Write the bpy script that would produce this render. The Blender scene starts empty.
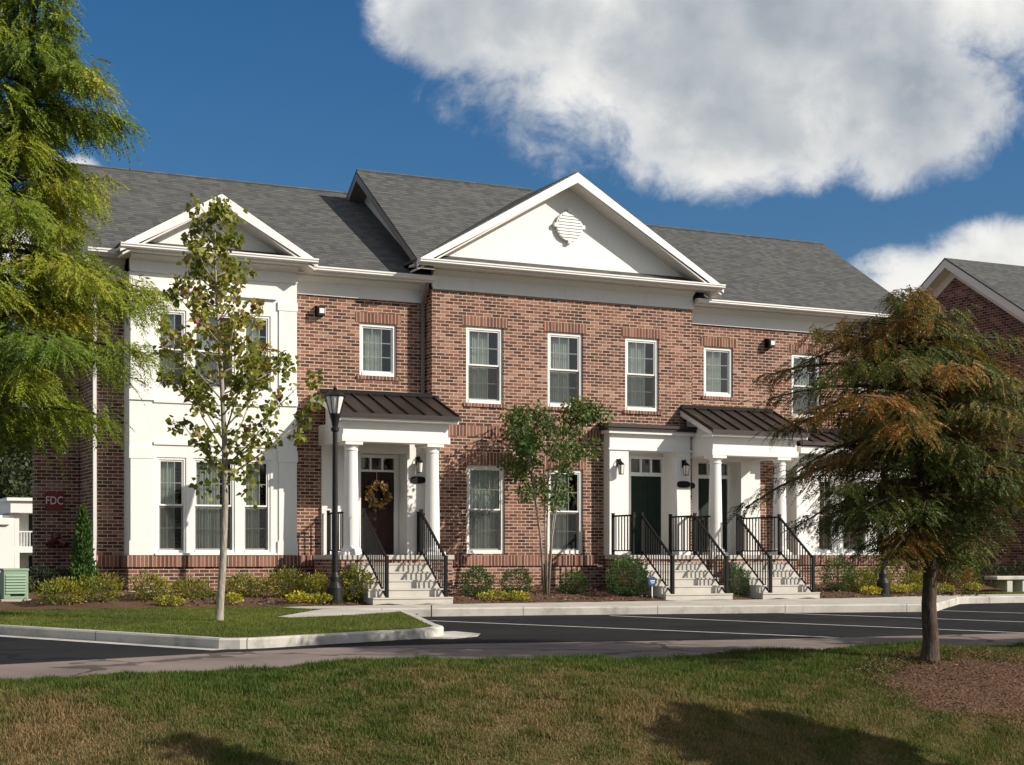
import bpy, math, random
import numpy as np
from mathutils import Vector, Matrix
random.seed(7); RNG = np.random.default_rng(7)
SC = bpy.context.scene
COL = SC.collection
R = math.radians

# ------------------------------------------------------------------ camera
F_PX, HORIZ, PSI = 1568.0, 555.0, R(25.908)
CX, CY, ZC = -13.935, -32.849, 1.05
cs, sn = math.cos(PSI), math.sin(PSI)
cam = bpy.data.cameras.new('camera'); camo = bpy.data.objects.new('camera', cam); COL.objects.link(camo)
camo.location = (CX, CY, ZC); camo.rotation_euler = (R(90), 0, -PSI)
cam.sensor_fit = 'HORIZONTAL'; cam.sensor_width = 36; cam.lens = F_PX / 1024 * 36
cam.shift_y = (HORIZ - 382.5) / 1024; cam.clip_end = 3000; cam.clip_start = .1
SC.camera = camo

# ------------------------------------------------------------------ world, sun, exposure
SUN = Vector((1.1, -1.0, .84)).normalized()          # towards the sun
ELEV = math.asin(SUN.z); AZ = math.atan2(SUN.x, SUN.y)
w = bpy.data.worlds.new('World'); SC.world = w; w.use_nodes = True

class NT:
    """small node helper"""
    def __init__(s, tree): s.t = tree; s.n = tree.nodes; s.l = tree.links
    def node(s, typ, **kw):
        n = s.n.new(typ)
        for k, v in kw.items(): setattr(n, k, v)
        return n
    def put(s, sock, v):
        if v is None: return
        if hasattr(v, 'default_value') and hasattr(v, 'is_output'): s.l.new(v, sock)
        else: sock.default_value = v
    def math(s, op, a, b=None, c=None, clamp=False):
        n = s.node('ShaderNodeMath', operation=op, use_clamp=clamp)
        s.put(n.inputs[0], a); s.put(n.inputs[1], b); s.put(n.inputs[2], c)
        return n.outputs[0]
    def dot(s, a, v):
        n = s.node('ShaderNodeVectorMath', operation='DOT_PRODUCT'); s.put(n.inputs[0], a); n.inputs[1].default_value = v
        return n.outputs['Value']
    def mix(s, fac, a, b, blend='MIX'):
        n = s.node('ShaderNodeMix', data_type='RGBA', blend_type=blend)
        s.put(n.inputs[0], fac); s.put(n.inputs[6], a); s.put(n.inputs[7], b)
        return n.outputs[2]
    def ramp(s, fac, stops, interp='LINEAR'):
        n = s.node('ShaderNodeValToRGB'); e = n.color_ramp; e.interpolation = interp
        while len(e.elements) < len(stops): e.elements.new(.5)
        for el, (p, c) in zip(e.elements, stops):
            el.position = p; el.color = (*c, 1) if len(c) == 3 else c
        s.put(n.inputs[0], fac); return n.outputs[0]
    def noise(s, vec, scale, detail=4, rough=.5, dims='3D'):
        n = s.node('ShaderNodeTexNoise', noise_dimensions=dims)
        s.put(n.inputs['Vector'], vec); n.inputs['Scale'].default_value = scale
        n.inputs['Detail'].default_value = detail; n.inputs['Roughness'].default_value = rough
        return n.outputs[0]
    def comb(s, x, y, z=0.0):
        n = s.node('ShaderNodeCombineXYZ'); s.put(n.inputs[0], x); s.put(n.inputs[1], y); s.put(n.inputs[2], z); return n.outputs[0]
    def smooth(s, v, lo, hi):
        n = s.node('ShaderNodeMapRange', interpolation_type='SMOOTHSTEP')
        s.put(n.inputs[0], v); n.inputs[1].default_value = lo; n.inputs[2].default_value = hi
        return n.outputs[0]

def build_world():
    t = NT(w.node_tree); t.n.clear()
    out = t.node('ShaderNodeOutputWorld')
    sky = t.node('ShaderNodeTexSky', sky_type='NISHITA', sun_disc=False)
    sky.sun_elevation = ELEV; sky.sun_rotation = AZ; sky.altitude = 300; sky.air_density = 1.0; sky.dust_density = 2.2; sky.ozone_density = 4.5
    hsv = t.node('ShaderNodeHueSaturation'); hsv.inputs['Saturation'].default_value = 1.27; hsv.inputs['Value'].default_value = 1.12
    t.l.new(sky.outputs[0], hsv.inputs['Color'])
    bg = t.node('ShaderNodeBackground'); bg.inputs[1].default_value = .068
    t.l.new(hsv.outputs[0], bg.inputs[0])
    d = t.node('ShaderNodeTexCoord').outputs['Generated']
    # a cloud deck fixed in the sky: bearings measured from the compass direction (sn, cs)
    fw = t.dot(d, (sn, cs, 0)); rt = t.dot(d, (cs, -sn, 0)); up = t.dot(d, (0, 0, 1))
    fs = t.math('MAXIMUM', fw, .05)
    u = t.math('DIVIDE', rt, fs); v = t.math('DIVIDE', up, fs)
    k = 1 / F_PX
    def ell(x, y, rx, ry):
        a = t.math('DIVIDE', t.math('SUBTRACT', u, (x - 512) * k), rx * k)
        b = t.math('DIVIDE', t.math('SUBTRACT', v, (HORIZ - y) * k), ry * k)
        return t.math('SUBTRACT', 1.0, t.math('ADD', t.math('MULTIPLY', a, a), t.math('MULTIPLY', b, b)))
    m = None
    for e in [(720, 20, 330, 165), (540, 10, 165, 95), (880, 95, 150, 95), (740, 130, 150, 78), (1010, -40, 160, 120), (460, 18, 105, 70),
              (960, 300, 140, 58), (1040, 270, 130, 52), (900, 268, 55, 24), (78, 168, 24, 14), (52, 228, 30, 26), (-60, 250, 110, 50), (1250, 300, 260, 70), (-200, 120, 160, 60)]:
        q = t.math('MULTIPLY', ell(*e), 1.0 if min(e[2:]) > 40 else .6)
        m = q if m is None else t.math('MAXIMUM', m, q)
    p = t.comb(u, v, 0.0)
    wp = t.node('ShaderNodeTexNoise'); t.l.new(p, wp.inputs['Vector']); wp.inputs['Scale'].default_value = 14; wp.inputs['Detail'].default_value = 4
    vm = t.node('ShaderNodeVectorMath', operation='SCALE'); t.l.new(wp.outputs['Color'], vm.inputs[0]); vm.inputs['Scale'].default_value = .05
    va = t.node('ShaderNodeVectorMath', operation='ADD'); t.l.new(p, va.inputs[0]); t.l.new(vm.outputs[0], va.inputs[1]); pw = va.outputs[0]
    n1 = t.noise(pw, 6.5, 14, .57); n2 = t.noise(pw, 40, 10, .66)
    ns = t.math('ADD', t.math('MULTIPLY', t.math('SUBTRACT', n1, .5), 2.2), t.math('MULTIPLY', t.math('SUBTRACT', n2, .5), .9))
    dens = t.math('ADD', m, ns)
    front = t.smooth(fw, .05, .3)
    # unseen broken cloud added behind the viewer and overhead, for white fill light
    rest = t.math('MULTIPLY', t.smooth(t.math('ADD', t.noise(d, 2.3, 7, .55), t.math('MULTIPLY', up, .10)), .50, .62), t.math('SUBTRACT', 1.0, t.smooth(fw, .10, .55)))
    mask = t.math('MAXIMUM', t.math('MULTIPLY', t.math('ADD', t.math('MULTIPLY', t.smooth(dens, -.16, .62), .86), t.math('MULTIPLY', t.smooth(dens, .05, 1.0), .14)), front), rest)
    # thickness gives the grey belly, the noise shifted towards the sun gives the bright tops
    p2 = t.comb(t.math('ADD', u, .022), t.math('ADD', v, .016), 0.0)
    p3 = t.comb(t.math('ADD', u, .008), t.math('ADD', v, .006), 0.0)
    lit = t.math('ADD', t.math('MULTIPLY', t.math('SUBTRACT', t.noise(p, 5, 5, .5), t.noise(p2, 5, 5, .5)), 1.7), t.math('MULTIPLY', t.math('SUBTRACT', t.noise(pw, 13, 6, .5), t.noise(p3, 13, 6, .5)), .55))
    core = t.smooth(dens, .15, 1.15)
    core2 = t.math('MULTIPLY', core, t.smooth(t.math('MAXIMUM', ell(700, 110, 330, 150), ell(520, 60, 160, 100)), -.3, .55))
    br = t.math('ADD', t.math('ADD', t.math('SUBTRACT', .96, t.math('MULTIPLY', core2, .48)), t.math('MULTIPLY', t.math('SUBTRACT', n2, .5), .16)), lit)
    col = t.ramp(br, [(0.0, (.25, .30, .36)), (.40, (.34, .385, .43)), (.66, (.52, .545, .565)), (.88, (.74, .74, .725)), (1.0, (.86, .85, .82))])
    bg2 = t.node('ShaderNodeBackground'); t.l.new(col, bg2.inputs[0]); t.l.new(t.math('SUBTRACT', .92, t.math('MULTIPLY', rest, .36)), bg2.inputs[1])
    ms = t.node('ShaderNodeMixShader'); t.l.new(mask, ms.inputs[0]); t.l.new(bg.outputs[0], ms.inputs[1]); t.l.new(bg2.outputs[0], ms.inputs[2])
    t.l.new(ms.outputs[0], out.inputs[0])
build_world()
sl = bpy.data.lights.new('sun', 'SUN'); sl.energy = 5.0; sl.angle = R(.5); sl.color = (1.0, .92, .80)
so = bpy.data.objects.new('sun', sl); COL.objects.link(so); so.rotation_euler = (-SUN).to_track_quat('-Z', 'Y').to_euler(); so.location = (20, -20, 30)
vs = SC.view_settings; vs.view_transform = 'Standard'; vs.look = 'None'; vs.exposure = .24; vs.gamma = 1.0; vs.use_curve_mapping = False
SC.cycles.max_bounces = 6; SC.cycles.transparent_max_bounces = 8; SC.cycles.diffuse_bounces = 3; SC.cycles.glossy_bounces = 3
SC.cycles.use_denoising = True; SC.cycles.sample_clamp_indirect = 6

# ------------------------------------------------------------------ materials
def mat(name, col=(.5, .5, .5), rough=.6, metal=0.0, spec=.5):
    m = bpy.data.materials.new(name); m.use_nodes = True
    b = m.node_tree.nodes['Principled BSDF']
    b.inputs['Base Color'].default_value = (*col, 1); b.inputs['Roughness'].default_value = rough
    b.inputs['Metallic'].default_value = metal; b.inputs['Specular IOR Level'].default_value = spec
    return m, NT(m.node_tree), b
def pos(t):
    g = t.node('ShaderNodeNewGeometry').outputs['Position']
    s = t.node('ShaderNodeSeparateXYZ'); t.l.new(g, s.inputs[0]); return g, s.outputs
def bump(t, b, h, strength, dist):
    n = t.node('ShaderNodeBump'); n.inputs['Strength'].default_value = strength; n.inputs['Distance'].default_value = dist
    t.put(n.inputs['Height'], h); t.l.new(n.outputs[0], b.inputs['Normal'])
def worn(name, col, rough=.5, var=.12, scale=3., bumpy=.0, fine=60, metal=0., spec=.5):
    m, t, b = mat(name, col, rough, metal, spec); g, s = pos(t)
    n = t.math('ADD', t.math('MULTIPLY', t.noise(g, scale, 5), .65), t.math('MULTIPLY', t.noise(g, fine, 2), .35))
    lo = tuple(c * (1 - var * 1.6) for c in col); hi = tuple(min(1, c * (1 + var)) for c in col)
    t.l.new(t.ramp(n, [(.25, lo), (.75, hi)]), b.inputs['Base Color'])
    if bumpy: bump(t, b, t.noise(g, fine, 3), .6, bumpy)
    return m
def brick_mat(name, bw, bh, ramp, mortar, stagger=True, mw=.011):
    m, t, b = mat(name, rough=.88, spec=.25); g, s = pos(t)
    u = t.math('ADD', s[0], s[1])
    row = t.math('DIVIDE', s[2], bh); ri = t.math('FLOOR', row); rf = t.math('FRACT', row)
    uu = t.math('DIVIDE', u, bw)
    if stagger: uu = t.math('ADD', uu, t.math('MULTIPLY', t.math('MODULO', t.math('ABSOLUTE', ri), 2.0), .5))
    ui = t.math('FLOOR', uu); uf = t.math('FRACT', uu)
    def edge(fr, size):
        dd = t.math('MULTIPLY', t.math('MINIMUM', fr, t.math('SUBTRACT', 1.0, fr)), size)
        return t.smooth(dd, mw * .36, mw * .62)
    fac = t.math('MULTIPLY', edge(uf, bw), edge(rf, bh))
    wn = t.node('ShaderNodeTexWhiteNoise', noise_dimensions='2D'); t.l.new(t.comb(ui, ri), wn.inputs['Vector'])
    big = t.noise(g, .55, 3)
    v = t.math('ADD', t.math('MULTIPLY', wn.outputs[0], .88), t.math('MULTIPLY', t.math('SUBTRACT', big, .5), .5))
    v = t.math('ADD', v, t.math('MULTIPLY', t.math('SUBTRACT', t.noise(g, 40, 3), .5), .35))
    c = t.ramp(v, ramp)
    wash = t.ramp(t.noise(t.comb(u, t.math('MULTIPLY', s[2], .35), 0.0), 1.1, 5, .6), [(.25, (.74, .72, .72)), (.5, (1, 1, 1)), (.8, (1.14, 1.13, 1.10))])
    c = t.mix(1.0, c, wash, 'MULTIPLY')
    mc = t.mix(t.noise(g, 6, 4), tuple(x * .8 for x in mortar) + (1,), mortar + (1,))
    t.l.new(t.mix(fac, mc, c), b.inputs['Base Color'])
    bump(t, b, t.math('ADD', fac, t.math('MULTIPLY', t.noise(g, 90, 2), .3)), .7, .006)
    return m
BR = [(0.0, (.070, .030, .024)), (.22, (.118, .047, .034)), (.45, (.178, .072, .049)), (.66, (.240, .107, .073)), (.84, (.310, .163, .113)), (1.0, (.38, .225, .165))]
M = {}
M['brick'] = brick_mat('brick running bond', .216, .0745, BR, (.58, .49, .39), True, .0155)
M['soldier'] = brick_mat('brick soldier course', .085, 30., [(p, tuple(.6 * a + .4 * b for a, b in zip(c, (.205, .088, .062)))) for p, c in BR], (.50, .42, .34), False, .0155)
M['brick2'] = brick_mat('brick darker house', .225, .080, [(p, tuple(c * .8 for c in k)) for p, k in BR], (.42, .36, .31))
def painted():
    m, t, b = mat('white painted trim', rough=.48); g, s = pos(t); u = t.math('ADD', s[0], s[1])
    streak = t.noise(t.comb(t.math('MULTIPLY', u, 9.0), t.math('MULTIPLY', s[2], .9), 0.0), 1.0, 5, .6)
    n = t.math('ADD', t.math('MULTIPLY', streak, .55), t.math('MULTIPLY', t.noise(g, 2.2, 5), .45))
    t.l.new(t.ramp(n, [(.25, (.69, .675, .635)), (.45, (.775, .765, .735)), (.8, (.81, .80, .775))]), b.inputs['Base Color']); bump(t, b, t.noise(g, 5, 4), .15, .01); return m
M['white'] = painted()
M['white2'] = worn('white pvc window frame', (.80, .80, .77), .35, .03, 2.0, 0, 40)
M['soffit'] = worn('cream painted soffit', (.72, .68, .62), .55, .04, 1.2)
M['bronze'] = worn('dark bronze standing seam', (.036, .027, .024), .45, .2, 2.0, 0, 30, .3)
M['black'] = worn('black painted steel', (.007, .007, .007), .6, .25, 6.0, 0, 60, 0, .2)
M['blackpost'] = worn('black lamp post paint', (.011, .012, .012), .5, .25, 6.0, 0, 60, 0, .3)
M['concrete'] = worn('pale concrete', (.47, .435, .385), .85, .16, 1.1, .002, 50)
M['kerb'] = worn('kerb concrete', (.50, .475, .43), .85, .18, 1.4, .002, 50)
km = M['kerb']; t = NT(km.node_tree); b = km.node_tree.nodes['Principled BSDF']; g, s = pos(t)
fr_ = t.math('FRACT', t.math('DIVIDE', t.math('ADD', t.math('MULTIPLY', s[0], .83), t.math('MULTIPLY', s[1], -.55)), 2.6))
old = b.inputs['Base Color'].links[0].from_socket; dirt = t.ramp(t.noise(g, 1.9, 6, .65), [(.3, (.62, .60, .57)), (.5, (1, 1, 1)), (.8, (1.08, 1.07, 1.05))])
t.l.new(t.mix(t.math('MULTIPLY', t.math('LESS_THAN', fr_, .007), .75), t.mix(1.0, old, dirt, 'MULTIPLY'), (.10, .09, .08, 1)), b.inputs['Base Color'])
M['steps'] = worn('cast concrete steps', (.50, .475, .43), .8, .12, 2.5, .002, 60)
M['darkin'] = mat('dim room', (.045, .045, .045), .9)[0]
M['doorgreen'] = worn('dark green door paint', (.006, .020, .013), .5, .15, 2, 0, 60, 0, .25)
M['doorbrown'] = worn('brown stained door', (.035, .016, .011), .5, .3, 5, 0, 60, 0, .25)
M['alu'] = mat('brass hardware', (.55, .42, .2), .35, 1.0)[0]
M['downspout'] = worn('white downspout', (.70, .68, .64), .45, .06, 3)
M['brownspout'] = worn('taupe downspout', (.24, .20, .17), .45, .1, 3)
def shingles():
    m, t, b = mat('grey asphalt shingles', rough=.92, spec=.2); g, s = pos(t)
    nrm = t.node('ShaderNodeSeparateXYZ'); t.l.new(t.node('ShaderNodeNewGeometry').outputs['Normal'], nrm.inputs[0])
    side = t.math('GREATER_THAN', t.math('ABSOLUTE', nrm.outputs[0]), t.math('ABSOLUTE', nrm.outputs[1]))
    u = t.math('ADD', t.math('MULTIPLY', s[1], side), t.math('MULTIPLY', s[0], t.math('SUBTRACT', 1.0, side)))
    row = t.math('DIVIDE', s[2], .062); ri = t.math('FLOOR', row); rf = t.math('FRACT', row)
    uu = t.math('ADD', t.math('DIVIDE', u, .17), t.math('MULTIPLY', t.math('SINE', t.math('MULTIPLY', ri, 37.7)), 3.0)); ui = t.math('FLOOR', uu)
    wn = t.node('ShaderNodeTexWhiteNoise', noise_dimensions='2D'); t.l.new(t.comb(ui, ri), wn.inputs['Vector'])
    v = t.math('ADD', t.math('MULTIPLY', wn.outputs[0], .34), t.math('MULTIPLY', t.noise(t.comb(t.math('MULTIPLY', u, .5), t.math('MULTIPLY', s[2], 2.2), 0.0), 3.2, 5, .6), .42))
    v = t.math('ADD', v, t.math('MULTIPLY', t.noise(g, 70, 2), .25))
    c = t.ramp(v, [(.12, (.046, .049, .050)), (.4, (.080, .083, .083)), (.62, (.112, .112, .106)), (.9, (.160, .152, .138))])
    butt = t.smooth(rf, .0, .34)
    c = t.mix(butt, tuple([.030, .031, .031, 1]), c)
    t.l.new(c, b.inputs['Base Color']); bump(t, b, t.math('ADD', t.math('SUBTRACT', 1.0, rf), t.math('MULTIPLY', wn.outputs[0], .5)), .6, .012)
    return m
M['shingle'] = shingles()
def glass():
    m, t, b = mat('window glass'); t.n.remove(b)
    out = t.n['Material Output']
    fr = t.node('ShaderNodeFresnel'); fr.inputs[0].default_value = 1.7
    g, s = pos(t)
    gl = t.node('ShaderNodeBsdfGlossy'); gl.inputs['Roughness'].default_value = .01
    bn = t.node('ShaderNodeBump'); bn.inputs['Strength'].default_value = .09; bn.inputs['Distance'].default_value = .1; t.l.new(t.noise(g, 1.4, 1), bn.inputs['Height']); t.l.new(bn.outputs[0], gl.inputs['Normal'])
    tr = t.node('ShaderNodeBsdfTransparent'); tr.inputs[0].default_value = (.95, .99, .97, 1)
    mx = t.node('ShaderNodeMixShader'); t.l.new(t.math('ADD', t.math('MULTIPLY', fr.outputs[0], .8), .02), mx.inputs[0]); t.l.new(tr.outputs[0], mx.inputs[1]); t.l.new(gl.outputs[0], mx.inputs[2])
    t.l.new(mx.outputs[0], out.inputs[0]); return m
M['glass'] = glass()
def screen():
    m, t, b = mat('insect screen', (.03, .032, .032), .8)
    b.inputs['Alpha'].default_value = .40; return m
M['screen'] = screen()
M['curtain'] = worn('pale curtain cloth', (.86, .88, .82), .9, .06, 5)
M['blind'] = worn('ivory blind', (.60, .60, .52), .8, .05, 5)
M['lens'] = mat('frosted lantern glass', (.75, .74, .70), .3)[0]
def ground_mats():
    def grassy(name, ramp, sc):
        m, t, b = mat(name, rough=.95, spec=.1); g, s = pos(t)
        n = t.math('ADD', t.math('MULTIPLY', t.noise(g, sc, 5, .6), .7), t.math('MULTIPLY', t.noise(g, 45, 3), .3))
        t.l.new(t.ramp(n, ramp), b.inputs['Base Color']); bump(t, b, t.noise(g, 60, 3), .8, .02); return m
    M['soil'] = grassy('bank turf', [(.32, (.045, .055, .016)), (.5, (.075, .072, .026)), (.68, (.15, .105, .055))], 2.2)
    M['lawnbase'] = grassy('lawn turf', [(.3, (.085, .12, .022)), (.7, (.14, .17, .04))], 1.2)
    m, t, b = mat('bark mulch', rough=.95, spec=.1); g, s = pos(t)
    n = t.math('ADD', t.math('MULTIPLY', t.noise(g, 26, 4, .65), .8), t.math('MULTIPLY', t.noise(g, 1.3, 3), .2))
    t.l.new(t.ramp(n, [(.3, (.05, .028, .018)), (.5, (.115, .068, .044)), (.72, (.20, .13, .088))]), b.inputs['Base Color']); bump(t, b, n, 1., .04); M['mulch'] = m
    def tarmac(name, lo, hi):
        m, t, b = mat(name, rough=.95, spec=.12); g, s = pos(t)
        st = t.noise(t.comb(t.math('MULTIPLY', s[0], .25), s[1], s[2]), 1.2, 5)
        n = t.math('ADD', t.math('MULTIPLY', st, .55), t.math('MULTIPLY', t.noise(g, 130, 2), .45))
        t.l.new(t.ramp(n, [(.3, lo), (.7, hi)]), b.inputs['Base Color']); bump(t, b, t.noise(g, 160, 2), .5, .004)
        vo = t.node('ShaderNodeTexVoronoi', feature='DISTANCE_TO_EDGE'); wv = t.node('ShaderNodeVectorMath', operation='ADD'); t.l.new(g, wv.inputs[0]); nz = t.node('ShaderNodeTexNoise'); t.l.new(g, nz.inputs['Vector']); nz.inputs['Scale'].default_value = 1.3; t.l.new(nz.outputs['Color'], wv.inputs[1]); t.l.new(wv.outputs[0], vo.inputs['Vector']); vo.inputs['Scale'].default_value = .22
        old = b.inputs['Base Color'].links[0].from_socket; stain = t.ramp(t.noise(g, .7, 5, .6), [(.3, (.72, .72, .72)), (.55, (1, 1, 1)), (.75, (1.25, 1.22, 1.18))])
        t.l.new(t.mix(t.math('MULTIPLY', t.math('LESS_THAN', vo.outputs[0], .012), .55), t.mix(1.0, old, stain, 'MULTIPLY'), (.008, .008, .008, 1)), b.inputs['Base Color']); return m
    M['asphalt'] = tarmac('fresh dark asphalt', (.013, .013, .014), (.026, .026, .027))
    M['oldroad'] = tarmac('old pinkish road surface', (.185, .147, .128), (.26, .212, .186))
    M['line'] = worn('worn white road paint', (.62, .61, .58), .7, .2, 6, 0, 80)
ground_mats()
def leaf_mat(name, ramp, trans=.35, rough=.55):
    m, t, b = mat(name, rough=rough, spec=.35)
    a = t.node('ShaderNodeAttribute', attribute_name='tint')
    c = t.ramp(a.outputs['Fac'], ramp); t.l.new(c, b.inputs['Base Color'])
    tl = t.node('ShaderNodeBsdfTranslucent'); t.l.new(t.mix(.5, c, (1, 1, .35, 1), 'MULTIPLY'), tl.inputs[0])
    mx = t.node('ShaderNodeMixShader'); mx.inputs[0].default_value = trans
    t.l.new(b.outputs[0], mx.inputs[1]); t.l.new(tl.outputs[0], mx.inputs[2]); t.l.new(mx.outputs[0], t.n['Material Output'].inputs[0]); return m
L = {}
L['cypress'] = leaf_mat('fresh bald cypress needles', [(0, (.10, .165, .016)), (.4, (.235, .29, .025)), (.75, (.40, .39, .045)), (1, (.50, .37, .06))], .42)
L['autumn'] = leaf_mat('turning cypress needles', [(0, (.040, .072, .012)), (.35, (.085, .115, .018)), (.58, (.16, .135, .022)), (.78, (.27, .135, .024)), (1, (.36, .15, .03))], .34)
L['maple'] = leaf_mat('maple leaves', [(0, (.085, .12, .022)), (.4, (.21, .24, .038)), (.75, (.39, .36, .07)), (.92, (.34, .18, .08)), (1, (.28, .10, .08))], .40)
L['crape'] = leaf_mat('crape myrtle leaves', [(0, (0.045, 0.093, 0.022)), (.6, (0.096, 0.152, 0.032)), (.9, (0.192, 0.192, 0.045)), (1, (0.256, 0.144, 0.048))], .35)
L['box'] = leaf_mat('boxwood leaves', [(0, (.030, .075, .018)), (.7, (.075, .145, .030)), (1, (.14, .21, .045))], .25)
L['lime'] = leaf_mat('yellow green shrub leaves', [(0, (.09, .12, .018)), (.5, (.23, .235, .030)), (.85, (.38, .32, .04)), (1, (.33, .18, .045))], .35)
L['rust'] = leaf_mat('rusty shrub leaves', [(0, (0.091, 0.078, 0.018)), (.5, (0.221, 0.111, 0.029)), (1, (0.351, 0.156, 0.039))], .3)
L['flower'] = leaf_mat('yellow blooms', [(0, (.16, .19, .025)), (.5, (.36, .33, .03)), (1, (.62, .52, .04))], .25)
L['dark'] = leaf_mat('dark evergreen leaves', [(0, (.012, .028, .010)), (.7, (.028, .050, .015)), (1, (.050, .070, .02))], .15)
L['far'] = leaf_mat('far woodland leaves', [(0, (0.029, 0.047, 0.021)), (.6, (0.062, 0.081, 0.031)), (1, (0.111, 0.117, 0.046))], .2)
L['grass'] = leaf_mat('lawn blades', [(0, (.075, .105, .018)), (.5, (.155, .185, .030)), (.85, (.25, .25, .06)), (1, (.38, .30, .13))], .35, .7)
L['dry'] = leaf_mat('bank blades', [(0, (.060, .105, .014)), (.3, (.100, .140, .022)), (.6, (.150, .145, .042)), (1, (.30, .205, .10))], .33, .75)
L['wreath'] = leaf_mat('dried wreath leaves', [(0, (.12, .06, .02)), (.5, (.32, .19, .07)), (1, (.55, .42, .2))], .2)
def bark(name, lo, hi):
    m, t, b = mat(name, rough=.9, spec=.15); g, s = pos(t)
    n = t.noise(t.comb(t.math('MULTIPLY', s[0], 3.0), t.math('MULTIPLY', s[1], 3.0), t.math('MULTIPLY', s[2], .6)), 12, 5, .6)
    t.l.new(t.ramp(n, [(.3, lo), (.7, hi)]), b.inputs['Base Color']); bump(t, b, n, .9, .015); return m
M['bark'] = bark('grey brown bark', (.038, .028, .021), (.125, .095, .072))
M['pale bark'] = bark('pale smooth bark', (.20, .175, .14), (.42, .38, .32))
M['twig'] = bark('twig bark', (.07, .045, .03), (.15, .10, .07))

# ------------------------------------------------------------------ mesh builder
class MB:
    def __init__(s): s.v = []; s.f = []; s.mi = []; s.m = 0
    def face(s, pts, flip=False):
        k = len(s.v); s.v += [tuple(p) for p in pts]; idx = list(range(k, k + len(pts)))
        s.f.append(idx[::-1] if flip else idx); s.mi.append(s.m)
    def box(s, x0, x1, y0, y1, z0, z1):
        k = len(s.v); s.v += [(x, y, z) for z in (z0, z1) for y in (y0, y1) for x in (x0, x1)]
        for q in ((0, 2, 3, 1), (4, 5, 7, 6), (0, 1, 5, 4), (2, 6, 7, 3), (0, 4, 6, 2), (1, 3, 7, 5)):
            s.f.append([k + i for i in q]); s.mi.append(s.m)
    def cbox(s, c, size, rot=None):
        h = [a / 2 for a in size]; k = len(s.v)
        for z in (-1, 1):
            for y in (-1, 1):
                for x in (-1, 1):
                    p = Vector((x * h[0], y * h[1], z * h[2]))
                    if rot: p = rot @ p
                    s.v.append(tuple(Vector(c) + p))
        for q in ((0, 2, 3, 1), (4, 5, 7, 6), (0, 1, 5, 4), (2, 6, 7, 3), (0, 4, 6, 2), (1, 3, 7, 5)):
            s.f.append([k + i for i in q]); s.mi.append(s.m)
    def extrude(s, poly, vec):
        """closed polygon (3d points) pushed along vec, with both caps"""
        n = len(poly); k = len(s.v); v = Vector(vec)
        s.v += [tuple(p) for p in poly] + [tuple(Vector(p) + v) for p in poly]
        s.f.append([k + i for i in range(n)][::-1]); s.mi.append(s.m); s.f.append([k + n + i for i in range(n)]); s.mi.append(s.m)
        for i in range(n):
            j = (i + 1) % n; s.f.append([k + i, k + j, k + n + j, k + n + i]); s.mi.append(s.m)
    def slab(s, quad, th):
        """sloped sheet with thickness th downward"""
        s.extrude([(p[0], p[1], p[2] - th) for p in quad], (0, 0, th))
    def tube(s, pts, rad, n=8, cap=True):
        pts = [Vector(p) for p in pts]
        if not hasattr(rad, '__len__'): rad = [rad] * len(pts)
        k = len(s.v); up = None
        for i, p in enumerate(pts):
            t = (pts[min(i + 1, len(pts) - 1)] - pts[max(i - 1, 0)]).normalized()
            if up is None: up = t.orthogonal().normalized()
            a = (up - t * up.dot(t)); a = a.normalized() if a.length > 1e-6 else t.orthogonal().normalized(); up = a; b = t.cross(a)
            for j in range(n):
                q = 2 * math.pi * j / n; s.v.append(tuple(p + (a * math.cos(q) + b * math.sin(q)) * rad[i]))
        for i in range(len(pts) - 1):
            for j in range(n):
                j2 = (j + 1) % n; s.f.append([k + i * n + j, k + i * n + j2, k + (i + 1) * n + j2, k + (i + 1) * n + j]); s.mi.append(s.m)
        if cap:
            s.f.append([k + j for j in range(n)][::-1]); s.mi.append(s.m)
            e = k + (len(pts) - 1) * n; s.f.append([e + j for j in range(n)]); s.mi.append(s.m)
    def lathe(s, prof, c, n=20, sq=False):
        k = len(s.v)
        for r, z in prof:
            for j in range(n):
                q = 2 * math.pi * (j + (.5 if sq else 0)) / n; s.v.append((c[0] + r * math.cos(q), c[1] + r * math.sin(q), c[2] + z))
        for i in range(len(prof) - 1):
            for j in range(n):
                j2 = (j + 1) % n; s.f.append([k + i * n + j, k + i * n + j2, k + (i + 1) * n + j2, k + (i + 1) * n + j]); s.mi.append(s.m)
        s.f.append([k + j for j in range(n)][::-1]); s.mi.append(s.m)
        e = k + (len(prof) - 1) * n; s.f.append([e + j for j in range(n)]); s.mi.append(s.m)
    def build(s, name, mats, parent=None, smooth=False, bevel=0):
        me = bpy.data.meshes.new(name); me.from_pydata(s.v, [], s.f)
        for m_ in (mats if isinstance(mats, (list, tuple)) else [mats]): me.materials.append(m_)
        me.polygons.foreach_set('material_index', s.mi)
        if smooth: me.polygons.foreach_set('use_smooth', [True] * len(s.f))
        me.update(); o = bpy.data.objects.new(name, me); COL.objects.link(o)
        if parent is not None: attach(o, parent)
        if bevel:
            b = o.modifiers.new('bevel', 'BEVEL'); b.width = bevel; b.segments = 2; b.limit_method = 'ANGLE'
        return o
def world_loc(o):
    v = Vector((0, 0, 0))
    while o is not None: v += o.location; o = o.parent
    return v
def attach(o, parent):
    """geometry is in world coordinates: shift the child so that it stays put under its parent's offset"""
    o.parent = parent; o.location = -world_loc(parent)
def tag(o, label=None, cat=None, group=None, kind=None):
    if label: o['label'] = label
    if cat: o['category'] = cat
    if group: o['group'] = group
    if kind: o['kind'] = kind
    return o
def thing(name, label, cat, loc, group=None):
    o = bpy.data.objects.new(name, None); COL.objects.link(o); o.location = loc; o.empty_display_size = .3
    return tag(o, label, cat, group)
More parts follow.
